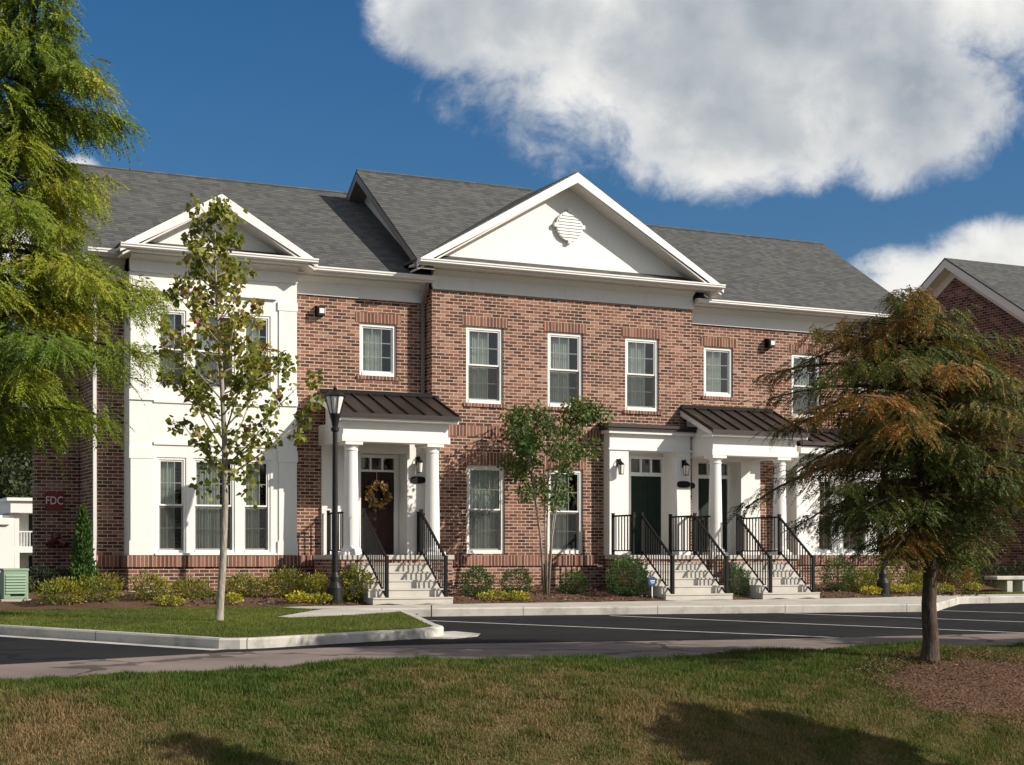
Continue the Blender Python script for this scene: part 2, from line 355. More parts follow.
def np_mesh(name, verts, faces, mats, parent=None, tint=None, smooth=False):
    """verts (N,3), faces (F,k) arrays"""
    me = bpy.data.meshes.new(name); nf, k = faces.shape
    me.vertices.add(len(verts)); me.vertices.foreach_set('co', np.ascontiguousarray(verts, dtype=np.float32).ravel())
    me.loops.add(nf * k); me.loops.foreach_set('vertex_index', np.ascontiguousarray(faces, dtype=np.int32).ravel())
    me.polygons.add(nf); me.polygons.foreach_set('loop_start', np.arange(0, nf * k, k, dtype=np.int32)); me.polygons.foreach_set('loop_total', np.full(nf, k, dtype=np.int32))
    if smooth: me.polygons.foreach_set('use_smooth', np.ones(nf, dtype=bool))
    me.update(calc_edges=True)
    if tint is not None:
        a = me.attributes.new('tint', 'FLOAT', 'POINT'); a.data.foreach_set('value', np.ascontiguousarray(tint, dtype=np.float32))
    me.materials.append(mats); o = bpy.data.objects.new(name, me); COL.objects.link(o)
    if parent is not None: attach(o, parent)
    return o
def unit(a): return a / np.maximum(np.linalg.norm(a, axis=1, keepdims=True), 1e-9)
LEAF4 = np.array([(0, 0), (.5, .45), (1, 0), (.5, -.45)])           # (along, across)
LEAF6 = np.array([(0, 0), (.25, .55), (.6, .38), (1, 0), (.6, -.38), (.25, -.55)])
NEEDLE = np.array([(0, .0), (.45, .5), (1, 0), (.45, -.5)])
def leaves(name, P, D, size, tint, mat_, parent=None, shape=LEAF4, width=.8, cup=.15, face=None):
    """one flat leaf per row: P base, D pointing direction, size length, tint 0..1"""
    n = len(P); D = unit(D); rnd = unit(RNG.normal(size=(n, 3))) if face is None else unit(face + RNG.normal(0, .45, (n, 3))); S = unit(np.cross(D, rnd)); N = np.cross(S, D)
    size = np.broadcast_to(np.asarray(size, float), (n,)); k = len(shape)
    V = np.empty((n, k, 3))
    for i, (a, b) in enumerate(shape):
        V[:, i] = P + D * (a * size)[:, None] + S * (b * width * size)[:, None] + N * (cup * size * (abs(b)))[:, None]
    Fc = (np.arange(n) * k)[:, None] + np.arange(k)[None, :]
    return np_mesh(name, V.reshape(-1, 3), Fc, mat_, parent, np.repeat(np.clip(tint, 0, 1), k))

# asphalt level: falls away from the building
def zroad(y): return -.15 - .015 * max(0, -5 - y)
def zbed(y): return .03 + .25 * min(1, max(0, (y + 2.9) / 2.4))

# ================================================================== THE TOWNHOUSES
house = thing('brick_townhouse', 'long two-storey red brick townhouse row with white pediments and three front stairs', 'building', (3.4, 0, 0))

def wall_front(mb, x0, x1, z0, z1, Y, holes=(), reveal=.14):
    xs = sorted({x0, x1, *[h[0] for h in holes], *[h[1] for h in holes]}); zs = sorted({z0, z1, *[h[2] for h in holes], *[h[3] for h in holes]})
    xs = [x for x in xs if x0 <= x <= x1]; zs = [z for z in zs if z0 <= z <= z1]
    for i in range(len(xs) - 1):
        for j in range(len(zs) - 1):
            a, b, c, d = xs[i], xs[i + 1], zs[j], zs[j + 1]; mx, mz = (a + b) / 2, (c + d) / 2
            if any(h[0] < mx < h[1] and h[2] < mz < h[3] for h in holes): continue
            mb.face([(a, Y, c), (b, Y, c), (b, Y, d), (a, Y, d)])
    for a, b, c, d in holes:
        r = Y + reveal
        mb.face([(a, Y, c), (a, Y, d), (a, r, d), (a, r, c)]); mb.face([(b, Y, c), (b, r, c), (b, r, d), (b, Y, d)])
        mb.face([(a, Y, d), (b, Y, d), (b, r, d), (a, r, d)]); mb.face([(a, Y, c), (a, r, c), (b, r, c), (b, Y, c)])

def window(parent, x0, x1, z0, z1, Y, kind='double', cloth='curtain', recess=.045, fw=.075, cols=3, deep=.30, cover=.70):
    f = MB(); y0, y1 = Y + recess, Y + recess + .10
    f.box(x0, x0 + fw, y0, y1, z0, z1); f.box(x1 - fw, x1, y0, y1, z0, z1)
    f.box(x0 + fw, x1 - fw, y0, y1, z1 - fw, z1); f.box(x0 + fw, x1 - fw, y0 - .015, y1, z0, z0 + fw * 1.1)
    root = f.build('window', M['white2'], parent)
    ix0, ix1, iz0, iz1 = x0 + fw, x1 - fw, z0 + fw * 1.1, z1 - fw
    def sash(name, a, b, rows, ys):
        s = MB(); r = .035
        s.box(ix0, ix0 + r, ys, ys + .04, a, b); s.box(ix1 - r, ix1, ys, ys + .04, a, b)
        s.box(ix0 + r, ix1 - r, ys, ys + .04, a, a + r); s.box(ix0 + r, ix1 - r, ys, ys + .04, b - r, b)
        for i in range(1, cols):
            x = ix0 + r + (ix1 - ix0 - 2 * r) * i / cols; s.box(x - .011, x + .011, ys + .016, ys + .03, a + r, b - r)
        for j in range(1, rows):
            z = a + r + (b - a - 2 * r) * j / rows; s.box(ix0 + r, ix1 - r, ys + .0165, ys + .0295, z - .011, z + .011)
        s.build(name, M['white2'], root)
        g = MB(); yg = ys + .012; g.face([(ix0 + .01, yg, a + .01), (ix1 - .01, yg, a + .01), (ix1 - .01, yg, b - .01), (ix0 + .01, yg, b - .01)]); g.build('pane', M['glass'], root)
    if kind == 'double':
        mid = (iz0 + iz1) / 2
        sash('upper_sash', mid - .018, iz1, 2, y0 + .02); sash('lower_sash', iz0, mid - .020, 2, y0 + .055)
        k = MB(); k.face([(ix0, y0 + .046, iz0), (ix1, y0 + .046, iz0), (ix1, y0 + .046, mid - .02), (ix0, y0 + .046, mid - .02)]); k.build('insect_screen', M['screen'], root)
    else:
        sash('fixed_sash', iz0, iz1, 3, y0 + .03)
    yb = y1 + deep + .25; e = .004
    if cloth:
        c = MB(); n = 40; yc = y1 + .085
        A, B = x0 - .12, x0 + (x1 - x0) * cover  # curtain stops short: the dark strip at right stands in for frame shade
        prev = None
        for i in range(n + 1):
            x = A + (B - A) * i / n; yy = yc + .018 * math.sin(i * 1.9 + x0 * 7) + .010 * math.sin(i * .63 + z0)
            if prev: c.face([(prev[0], prev[1], z0 - .1), (x, yy, z0 - .1), (x, yy, z1 + .1), (prev[0], prev[1], z1 + .1)])
            prev = (x, yy)
        c.build('curtain', M[cloth], root, smooth=True)
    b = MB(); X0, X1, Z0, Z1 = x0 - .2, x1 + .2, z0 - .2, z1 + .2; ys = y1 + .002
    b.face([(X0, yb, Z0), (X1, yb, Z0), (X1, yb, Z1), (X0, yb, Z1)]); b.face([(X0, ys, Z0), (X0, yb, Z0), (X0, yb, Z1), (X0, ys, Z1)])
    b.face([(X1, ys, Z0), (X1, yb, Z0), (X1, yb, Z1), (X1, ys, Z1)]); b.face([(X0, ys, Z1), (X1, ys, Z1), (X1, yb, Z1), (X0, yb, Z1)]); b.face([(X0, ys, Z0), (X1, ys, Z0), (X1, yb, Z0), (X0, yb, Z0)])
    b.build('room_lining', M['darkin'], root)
    return root

YW = .40                       # front of the recessed wings
def dress(h, Y, lint=.23, sill=True):
    b = MB(); b.box(h[0] - .10, h[1] + .10, Y - .006, Y + .05, h[3] + .004, h[3] + lint); b.build('soldier_lintel', M['soldier'], house)
    if not sill: return
    b = MB(); b.box(h[0] - .07, h[1] + .07, Y - .035, Y + .06, h[2] - .085, h[2] - .003); b.build('brick_sill', M['soldier'], house)
cw = [(.85, 1.80, 4.55, 6.32), (2.955, 3.905, 4.55, 6.32), (5.06, 6.01, 4.55, 6.32), (.87, 1.84, 1.08, 3.12), (2.955, 3.905, 1.08, 3.08)]
lw = [(-1.60, -.70, 5.10, 6.29)]
rw = [(7.56, 8.44, 5.04, 6.29), (10.24, 11.17, 4.60, 6.26), (12.40, 13.33, 4.60, 6.26)]
wl = MB(); wall_front(wl, 0, 6.96, 0, 7.14, 0, cw + [(4.62, 6.62, 1.0, 3.70)])
wl.face([(0, 0, 0), (0, 0, 7.14), (0, YW + .2, 7.14), (0, YW + .2, 0)]); wl.face([(6.96, 0, 0), (6.96, YW + .2, 0), (6.96, YW + .2, 7.14), (6.96, 0, 7.14)])
wl.build('projecting_front_wall', M['brick'], house)
wl = MB(); wall_front(wl, -7.42, -.001, 0, 6.86, YW, lw + [(-1.72, -.42, 1.0, 3.47)]); wall_front(wl, 6.961, 13.92, 0, 6.86, YW, rw + [(7.28, 8.64, 1.0, 3.49)])
wl.face([(-7.42, YW, 0), (-7.42, YW, 7.3), (-7.42, 8.3, 7.3), (-7.42, 8.3, 0)]); wl.face([(13.92, YW, 0), (13.92, 8.3, 0), (13.92, 8.3, 7.3), (13.92, YW, 7.3)])
wl.face([(-7.42, 8.3, 0), (-7.42, 8.3, 7.3), (13.92, 8.3, 7.3), (13.92, 8.3, 0)])
for x in (-7.42, 13.92): wl.face([(x, .1, 7.2), (x, 4.35, 9.95), (x, 8.6, 7.2)])
wl.build('wing_wall', M['brick'], house)
sb = MB(); sb.box(-8.38, -7.43, 2.3, 2.62, 0, 6.0); sb.build('side_wall', M['brick'], house)
sb = MB(); sb.box(-8.44, -7.43, 2.24, 2.68, 6.0, 6.15); sb.build('coping', M['white'], house)
for h, cv in zip(cw, (.69, .74, .71, .95, .66)): window(house, *h, 0, cover=cv); dress(h, 0, .30 if h[2] < 2 else .23, h[2] > 2)
for h in lw: window(house, *h, YW, 'fixed'); dress(h, YW)
for i, h in enumerate(rw): window(house, *h, YW, 'fixed' if i == 0 else 'double'); dress(h, YW)
# belt courses of upright bricks and the water table
def strips(name, segs, z0, z1, proud, m):
    for x0, x1, Y in segs:
        b = MB(); b.box(x0, x1, Y - proud, Y + .05, z0, z1); b.build(name, m, house)
strips('belt_course', [(.28, 6.955, 0), (-3.24, -2.75, YW), (9.55, 10.0, YW)], 3.78, 4.03, .006, M['soldier'])
strips('water_table', [(-.03, 4.30, 0), (6.88, 6.99, 0), (-3.24, -2.66, YW), (-7.45, -6.88, YW), (9.3, 10.0, YW), (13.6, 13.95, YW)], .80, 1.045, .035, M['soldier'])

# ---- cornices: frieze board, bed mould, soffit, gutter
def cornice(x0, x1, Y, zb, zs, zg, over, ends=(0, 0), name='cornice', lip=.13):
    """frieze from zb to zs on wall Y, soffit out to Y-over, gutter up to zg"""
    f = MB(); f.m = 0
    f.box(x0, x1, Y - .03, Y + .05, zb, zs)
    f.box(x0, x1, Y - .055, Y + .04, zb - .001, zb + .05)
    a, b = x0 - ends[0], x1 + ends[1]
    f.extrude([(x0, Y - .031, zs - .13), (x0, Y - .17, zs - .02), (x0, Y - .17, zs), (x0, Y - .031, zs)], (x1 - x0, 0, 0))
    f.m = 1; f.box(a, b, Y - over, Y + .04, zs + .001, zs + .05)
    f.m = 0; f.box(a, b, Y - over - .022, Y - over - .001, zs - .02, zg - .02)
    o = f.build(name, [M['white'], M['soffit']], house)
    g = MB(); yg = Y - over - .024
    g.extrude([(a, yg, zg - lip), (a, yg, zg), (a, yg - .125, zg), (a, yg - .125, zg - .03), (a, yg - .105, zg - .05), (a, yg - .105, zg - .075), (a, yg - .07, zg - lip)], (b - a, 0, 0))
    g.build('gutter', M['white'], o)
    return o
cornice(0, 6.96, 0, 7.10, 7.54, 7.66, .52, (.55, .55), lip=.10)
cornice(-3.24, -.001, YW, 6.82, 7.24, 7.36, .47, (0, 0), lip=.10); cornice(7.0, 13.92, YW, 6.82, 7.24, 7.36, .47, (0, .3), lip=.10)
cornice(-7.42, -6.86, YW, 6.82, 7.24, 7.36, .47, (.3, 0), lip=.10)
# wing cornice return on the right of the projecting block
rb = MB(); rb.extrude([(6.98, YW - .42, 7.34), (6.98, YW - .42, 7.22), (6.98, YW - .05, 6.82), (6.98, YW + .04, 6.82), (6.98, YW + .04, 7.34)], (.05, 0, 0)); rb.build('cornice_return', M['white'], house)

# ---- roofs
P1 = .62
EZ, EY, RY = 7.37, -.06, 4.35; RZ = EZ + P1 * (RY - EY)
r = MB()
EZ2 = EZ + P1 * (.6 - EY); r.slab([(-7.75, EY, EZ), (-.001, EY, EZ), (-.001, .6, EZ2), (-7.75, .6, EZ2)], .05); r.slab([(6.965, EY, EZ), (14.25, EY, EZ), (14.25, .6, EZ2), (6.965, .6, EZ2)], .05)
r.slab([(-7.75, .6, EZ2), (14.25, .6, EZ2), (14.25, RY, RZ), (-7.75, RY, RZ)], .05)
r.slab([(14.25, 2 * RY - EY, EZ), (-7.75, 2 * RY - EY, EZ), (-7.75, RY + .001, RZ), (14.25, RY + .001, RZ)], .05)
main_roof = r.build('roof', M['shingle'], house)
cp = MB(); cp.tube([(-7.7, RY, RZ + .0), (14.2, RY, RZ + .0)], .05, 6); cp.build('ridge_cap', M['shingle'], main_roof)
for x in (-7.75, 14.25):
    f = MB(); s_ = -1 if x < 0 else 1
    for ya, yb in ((EY, RY), (2 * RY - EY, RY)):
        f.extrude([(x - s_ * .03, ya, EZ - .055), (x - s_ * .03, yb, RZ - .055), (x - s_ * .03, yb, RZ - .28), (x - s_ * .03, ya, EZ - .28)], (s_ * .025, 0, 0))
        f.extrude([(x - s_ * .033, ya, EZ - .23), (x - s_ * .033, yb, RZ - .23), (x - s_ * .033, yb, RZ - .26), (x - s_ * .033, ya, EZ - .26)], (-s_ * .32, 0, 0))
    f.build('rake_board', M['white'], house)
# taller roof over the projecting block, its left gable end overhanging the wing roof
CZ, CYE, CRY = 7.67, -.50, 3.40; CRZ = 10.47; XL, XR = -.58, 4.25
kz = (CRZ - CZ) / (CRY - CYE); r = MB(); r.slab([(XL, CYE, CZ), (3.48, 2.80, CZ + kz * 3.30), (XR, 2.80, CZ + kz * 3.30), (XR, CRY, CRZ), (XL, CRY, CRZ)], .05)
yb = CRY + 3.2; zb = CRZ - 3.2 * (CRZ - CZ) / (CRY - CYE)
r.slab([(XR, yb, zb), (XL, yb, zb), (XL, CRY + .001, CRZ), (XR, CRY + .001, CRZ)], .05); tall = r.build('upper_roof', M['shingle'], house)
cp = MB(); cp.tube([(XL + .02, CRY, CRZ), (XR, CRY, CRZ)], .05, 6); cp.build('ridge_cap', M['shingle'], tall)
f = MB()
for ya, za_, yb_, zb_ in ((CYE - .0, CZ, CRY, CRZ), (yb, zb, CRY, CRZ)):
    f.extrude([(XL + .004, ya, za_ - .055), (XL + .004, yb_, zb_ - .055), (XL + .004, yb_, zb_ - .24), (XL + .004, ya, za_ - .24)], (.03, 0, 0))
    f.extrude([(XL + .036, ya, za_ - .20), (XL + .036, yb_, zb_ - .20), (XL + .036, yb_, zb_ - .23), (XL + .036, ya, za_ - .23)], (.40, 0, 0))
f.build('rake_board', M['brownspout'], house)
for x in (-.16, XR - .05):
    f = MB(); f.face([(x, -.0 if x < 0 else 2.9, 7.2 if x < 0 else 9.9), (x, CRY, CRZ - .1), (x, 2 * CRY, 7.2)]); f.build('gable_siding', M['soffit'], house)

def pediment(x0, x1, Y, zbase, zeave, over, side, depth, vent=False):
    """front gable: tympanum on plane Y, skirt of shingles above the gutter, raking fascia"""
    xm = (x0 + x1) / 2; a, b = x0 - side, x1 + side; zt = zeave + .585 * (xm - a); yf = Y - over - .06
    r = MB(); e = .0
    r.slab([(a, yf, zeave), (xm, yf, zt), (xm, depth, zt), (a, depth, zeave)], .05); r.slab([(xm + .001, yf, zt), (b, yf, zeave), (b, depth, zeave), (xm + .001, depth, zt)], .05)
    rf = r.build('pediment_roof', M['shingle'], house)
    t = MB(); ins = (zbase - zeave + .09) / .585; t.extrude([(a + ins, Y, zbase), (b - ins, Y, zbase), (xm, Y, zt - .12)], (0, .06, 0)); ty = t.build('tympanum', M['white'], house)
    f = MB(); th = .235
    for p, q, s_ in (((a, zeave), (xm, zt), 1), ((b, zeave), (xm, zt), -1)):
        poly = [(p[0], yf - .02, p[1] - .035), (q[0], yf - .02, q[1] - .035), (q[0], yf - .02, q[1] - .035 - th), (p[0] + s_ * .0, yf - .02, p[1] - .035 - th * .62)]
        if s_ < 0: poly = poly[::-1]
        f.extrude(poly, (0, .03, 0))
        f.m = 1
        poly = [(p[0] + s_ * .05, yf + .012, p[1] - .20), (q[0], yf + .012, q[1] - .23), (q[0], yf + .012, q[1] - .27), (p[0] + s_ * .05, yf + .012, p[1] - .24)]
        if s_ < 0: poly = poly[::-1]
        f.extrude(poly, (0, over + .045, 0)); f.m = 0
    f.build('raking_cornice', [M['white'], M['soffit']], house)
    k = MB(); k.slab([(a + .05, Y - over + .0, zeave - .02), (b - .05, Y - over, zeave - .02), (b - .32, Y + .01, zbase + .0), (a + .32, Y + .01, zbase + .0)], .03); k.build('skirt_roof', M['shingle'], house)
    if vent:
        v = MB(); cx, cz, rr = xm + .02, 8.83, .35; n = 36
        v.extrude([(cx + rr * math.cos(-2 * math.pi * i / n), Y - .085, cz + rr * math.sin(-2 * math.pi * i / n)) for i in range(n)], (0, .08, 0))
        for dx, dz in ((0, 1), (1, 0), (0, -1), (-1, 0)):
            v.box(cx + dx * (rr + .015) - .045, cx + dx * (rr + .015) + .045, Y - .10, Y - .004, cz + dz * (rr + .015) - .045, cz + dz * (rr + .015) + .045)
        vo = v.build('gable_vent', M['white'], house)
        s = MB()
        for i in range(8):
            zz = cz - .26 + i * .072; hw = math.sqrt(max(.01, (rr - .025) ** 2 - (zz + .02 - cz) ** 2))
            s.extrude([(cx - hw, Y - .088, zz + .045), (cx - hw, Y - .104, zz - .0), (cx - hw, Y - .10, zz - .012), (cx - hw, Y - .088, zz)], (2 * hw, 0, 0))
        s.build('louvres', M['white'], vo)
pediment(0, 6.96, 0, 7.88, 7.66, .45, .58, 4.6, True)

# ---- left white bay, two storeys
YB = -.12; BX0, BX1 = -6.86, -3.24
bz = MB(); bh = []
for a, b in ((-6.29, -5.67), (-5.53, -4.62), (-4.45, -3.83)): bh += [(a, b, 1.10, 3.10), (a, b, 4.55, 6.20)]
wall_front(bz, BX0, BX1, 1.046, 6.95, YB, bh, .12)
for x in (BX0, BX1): bz.face([(x, YB, 1.046), (x, YB, 6.95), (x, YW, 6.95), (x, YW, 1.046)])
bay = bz.build('bay_wall', M['white'], house)
tr = MB()
for a, b in ((BX0 - .012, -6.36), (-3.68, BX1 + .012)):
    for z0, z1 in ((1.05, 1.35), (3.06, 3.30), (4.28, 4.50), (6.34, 6.52)): tr.box(a, b, YB - .035, YB - .001, z0, z1)
    tr.box(a + .03, b - .03, YB - .025, YB - .0012, 1.351, 3.059); tr.box(a + .03, b - .03, YB - .025, YB - .0012, 4.501, 6.339)
tr.box(-6.359, -3.681, YB - .03, YB - .001, 3.36, 3.42); tr.box(-6.359, -3.681, YB - .03, YB - .001, 4.24, 4.30); tr.box(-6.33, -3.70, YB - .07, YB - .001, 6.56, 6.62)
tr.box(-6.34, -3.70, YB - .06, YB - .001, 1.047, 1.095)
tr.build('bay_trim', M['white'], house)
for h in bh: window(house, *h, YB, recess=.02, fw=.05, cols=3 if h[1] - h[0] > .6 else 2)
bb = MB(); bb.box(BX0 - .02, BX1 + .02, YB + .001, YW - .002, 0, .80); bb.build('bay_base', M['brick'], house)
bb = MB(); bb.box(BX0 - .05, BX1 + .05, YB - .04, YW - .04, .801, 1.045); bb.build('water_table', M['soldier'], house)
cornice(BX0, BX1, YB, 6.95, 7.30, 7.42, .45, (.30, .30), lip=.10)
pediment(BX0, BX1, YB, 7.58, 7.42, .45, .30, 2.3)

# ---- right single-storey bay with its own metal roof
RX0, RX1 = 10.02, 13.62
bz = MB(); rh = [(10.68, 11.20, 1.12, 3.02), (11.46, 12.28, 1.12, 3.02), (12.54, 13.06, 1.12, 3.02)]
wall_front(bz, RX0, RX1, 1.046, 3.62, YB, rh, .12)
for x in (RX0, RX1): bz.face([(x, YB, 1.046), (x, YB, 3.62), (x, YW, 3.62), (x, YW, 1.046)])
bz.build('bay_wall', M['white'], house)
for a, b in ((RX0 - .012, 10.56), (13.18, RX1 + .012)):
    for z0, z1 in ((1.05, 1.35), (3.06, 3.30)): tr = MB(); tr.box(a, b, YB - .035, YB - .001, z0, z1); tr.build('pilaster_block', M['white'], house)
tr = MB()
tr.box(10.56, 13.18, YB - .03, YB - .001, 3.1, 3.2); tr.build('bay_band', M['white'], house); tr = MB(); tr.box(10.57, 13.17, YB - .05, YB - .001, 1.047, 1.10); tr.build('bay_sill', M['white'], house)
for h in rh: window(house, *h, YB, recess=.02, fw=.05, cloth=None, cols=3 if h[1] - h[0] > .6 else 2)
bb = MB(); bb.box(RX0 - .02, RX1 + .02, YB + .001, YW - .002, 0, .80); bb.build('bay_base', M['brick'], house)
bb = MB(); bb.box(RX0 - .05, RX1 + .05, YB - .04, YW - .04, .801, 1.045); bb.build('water_table', M['soldier'], house)

def metal_roof(x0, x1, yw, zw, yf, zf, step=.42, name='metal_roof'):
    r = MB(); r.slab([(x0, yf, zf), (x1, yf, zf), (x1, yw, zw), (x0, yw, zw)], .04)
    r.box(x0 - .01, x1 + .01, yf - .035, yf - .001, zf - .075, zf + .012)
    o = r.build(name, M['bronze'], house)
    s = MB(); n = max(2, round((x1 - x0) / step)); d = Vector((0, yw - yf, zw - zf)); L_ = d.length; ang = math.atan2(d.z, d.y)
    for i in range(n + 1):
        x = x0 + .02 + (x1 - x0 - .04) * i / n
        s.cbox((x, (yw + yf) / 2, (zw + zf) / 2 + .022), (.028, L_ - .02, .042), Matrix.Rotation(ang, 3, 'X'))
    s.build('standing_seam', M['bronze'], o)
    fl = MB(); fl.box(x0 + .06, x1 - .06, yw - .05, yw - .004, zw + .0, zw + .085); fl.build('flashing', M['black'], o)
    return o
metal_roof(RX0 - .2, RX1 + .2, YW, 4.25, YB - .42, 3.90)
b = MB(); b.box(RX0 - .02, RX1 + .02, YB - .06, YB - .002, 3.40, 3.62); b.box(RX0 - .15, RX1 + .15, YB - .38, YW - .003, 3.621, 3.80); b.build('bay_entablature', M['white'], house)
for x in (RX0 - .14, RX1 + .14):
    pass

# ---- porches on columns
def column(x, y, z0, z1, r=.165):
    c = MB(); h = z1 - z0
    c.box(x - r * 1.38, x + r * 1.38, y - r * 1.38, y + r * 1.38, z0, z0 + .07)
    c.lathe([(r * 1.30, .071), (r * 1.36, .10), (r * 1.30, .135), (r * 1.08, .15), (r * 1.06, .17), (r, .20), (r * .985, h * .35), (r * .84, h - .22), (r * .84, h - .20), (r * .93, h - .19), (r * .93, h - .165), (r * .85, h - .16), (r * .85, h - .13), (r * 1.06, h - .075), (r * 1.06, h - .07)], (x, y, z0), 28)
    c.box(x - r * 1.2, x + r * 1.2, y - r * 1.2, y + r * 1.2, z1 - .069, z1)
    return c.build('column', M['white'], house, smooth=False, bevel=.004)
def porch(x0, x1, yc, zb, rx0, rx1, zw, zf, yw, yside):
    """beam box x0..x1 carried by columns at yc; metal roof from wall zw to front zf"""
    yf = yc - .17
    b = MB()
    b.box(x0, x1, yf, yf + .34, zb, zb + .44)                                   # front beam
    b.box(x0 - .035, x1 + .035, yf - .035, yf - .001, zb + .002, zb + .15)      # architrave lip
    b.box(x0, x0 + .30, yf + .341, yside, zb, zb + .44); b.box(x1 - .30, x1, yf + .341, yside - .02, zb, zb + .44)
    b.box(x0 - .14, x1 + .14, yf - .20, yf + .30, zb + .441, zb + .50)          # eave soffit
    b.box(x0 - .16, x1 + .16, yf - .224, yf - .201, zb + .45, zf - .055)        # fascia
    b.build('porch_beam', M['white'], house)
    s = MB(); s.box(x0 + .301, x1 - .301, yf + .342, yside - .02, zb + .10, zb + .14); s.build('porch_ceiling', M['soffit'], house)
    for x in (x0 + .02, x1 - .05):
        c = MB(); k = (zw - zf) / (yw - (yf - .25)); zz = lambda y: zf + k * (y - (yf - .25)) - .06
        c.extrude([(x, yf + .02, zb + .441), (x, yf + .02, zz(yf + .02)), (x, yw - .02, zz(yw - .02)), (x, yw - .02, zb + .441)], (.03, 0, 0)); c.build('porch_gable_cheek', M['white'], house)
        rk = MB(); xo = rx0 + .01 if x < (x0 + x1) / 2 else rx1 - .04
        rk.extrude([(xo, yf - .22, zz(yf - .22) + .012), (xo, yw - .03, zz(yw - .03) + .012), (xo, yw - .03, zz(yw - .03) - .13), (xo, yf - .22, zz(yf - .22) - .10)], (.03, 0, 0)); rk.build('rake_board', M['white'], house)
    metal_roof(rx0, rx1, yw - .012, zw, yf - .25, zf)
PY = -1.05
porch(-2.57, -.13, PY, 3.48, -2.75, .04, 4.62, 4.06, -.001, -.002)
# the part of the porch roof left of the corner carries on to the recessed wall
b = MB(); b.box(-2.57, -2.27, .0, YW - .002, 3.48, 3.92); b.box(-2.75, -.002, -.01, YW - .003, 4.42, 4.615); b.build('porch_back_filler', M['soffit'], house)
for x in (-2.33, -.44): column(x, PY, 1.05, 3.48)
for x, y in ((-2.36, YW),):
    b = MB(); b.box(x - .15, x + .15, y - .06, y - .001, 1.05, 3.48); b.build('pilaster', M['white'], house)
porch(6.77, 9.21, PY, 3.44, 6.59, 9.39, 4.66, 4.02, 0.0, YW - .003)
b = MB(); b.box(6.965, 9.39, -.01, YW - .003, 4.45, 4.655); b.build('porch_back_filler', M['soffit'], house)
for x in (6.95, 8.83): column(x, PY, 1.05, 3.44)

# ---- entrances
def entrance(ox0, ox1, ix0, ix1, dx0, dx1, yf, yd, ztop, zi, door_m, zd, zt0, zt1):
    """white surround ox0..ox1 on plane yf with an opening ix0..ix1 up to zi; door at yd"""
    b = MB(); b.box(ox0, ix0, yf, yf + .10, 1.05, ztop); b.box(ix1, ox1, yf, yf + .10, 1.05, ztop); b.box(ix0, ix1, yf, yf + .10, zi, ztop)
    b.box(ix0 - .03, ix0, yf + .101, yd, 1.05, zi + .03); b.box(ix1, ix1 + .03, yf + .101, yd, 1.05, zi + .03); b.box(ix0, ix1, yf + .101, yd, zi, zi + .03)
    b.box(ix0, dx0 - .09, yd, yd + .08, 1.05, zi); b.box(dx1 + .09, ix1, yd, yd + .08, 1.05, zi); b.box(dx0 - .09, dx1 + .09, yd, yd + .08, zt1 + .07, zi)
    b.box(dx0 - .09, dx0, yd - .03, yd + .06, 1.05, zt1 + .07); b.box(dx1, dx1 + .09, yd - .03, yd + .06, 1.05, zt1 + .07); b.box(dx0, dx1, yd - .03, yd + .06, zd, zt0); b.box(dx0, dx1, yd - .03, yd + .06, zt1, zt1 + .07)
    sr = b.build('door_surround', M['white'], house)
    for i in range(2):
        x = dx0 + (dx1 - dx0) * (i + 1) / 3; m_ = MB(); m_.box(x - .022, x + .022, yd - .02, yd + .05, zt0, zt1); m_.build('transom_bar', M['white2'], sr)
    g = MB(); g.face([(dx0, yd + .03, zt0), (dx1, yd + .03, zt0), (dx1, yd + .03, zt1), (dx0, yd + .03, zt1)]); g.build('transom_glass', M['glass'], sr)
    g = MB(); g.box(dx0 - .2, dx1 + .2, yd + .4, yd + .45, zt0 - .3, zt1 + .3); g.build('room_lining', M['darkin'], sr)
    d = MB(); d.box(dx0, dx1, yd + .005, yd + .05, 1.06, zd)
    do = d.build('door', door_m, house); W = dx1 - dx0; H = zd - 1.06
    p = MB()
    for cx in (.28, .72):
        for z0, z1 in ((.09, .36), (.42, .72), (.78, .93)):
            xx, hw = dx0 + W * cx, W * .165
            for a, b_, c, e in ((xx - hw, xx + hw, z0 * H, z0 * H + .03), (xx - hw, xx + hw, z1 * H - .03, z1 * H), (xx - hw, xx - hw + .03, z0 * H + .03, z1 * H - .03), (xx + hw - .03, xx + hw, z0 * H + .03, z1 * H - .03)):
                p.box(a, b_, yd - .008, yd + .0049, 1.06 + c, 1.06 + e)
    p.build('raised_panel', door_m, do)
    k = MB(); k.tube([(dx0 + .08, yd + .004, 2.0), (dx0 + .08, yd - .05, 2.0)], .012, 8); k.lathe([(.0, -.03), (.028, -.02), (.032, 0), (.028, .02), (.0, .03)], (dx0 + .08, yd - .06, 2.0), 10); k.build('door_knob', M['alu'], do)
    t = MB(); t.box(ix0, ix1, yf - .05, yd + .02, 1.03, 1.056); t.build('threshold', M['black'], do)
    return do
entrance(-2.20, -.004, -1.62, -.50, -1.49, -.63, YW - .14, YW + .36, 3.585, 3.36, M['doorbrown'], 2.95, 3.00, 3.27)
entrance(4.46, 6.72, 4.98, 6.30, 5.38, 6.27 - .02, -.30, .30, 3.95, 3.56, M['doorgreen'], 2.98, 3.07, 3.40)
b = MB(); b.box(4.46, 4.56, -.199, -.001, 1.05, 3.95); b.box(6.62, 6.72, -.199, -.001, 1.05, 3.95); b.box(4.561, 6.619, -.199, -.001, 3.60, 3.945)
b.box(4.42, 6.76, -.335, -.301, 3.56, 3.60); b.box(4.38, 6.80, -.42, -.002, 3.951, 4.03); b.build('entrance_entablature', M['white'], house)
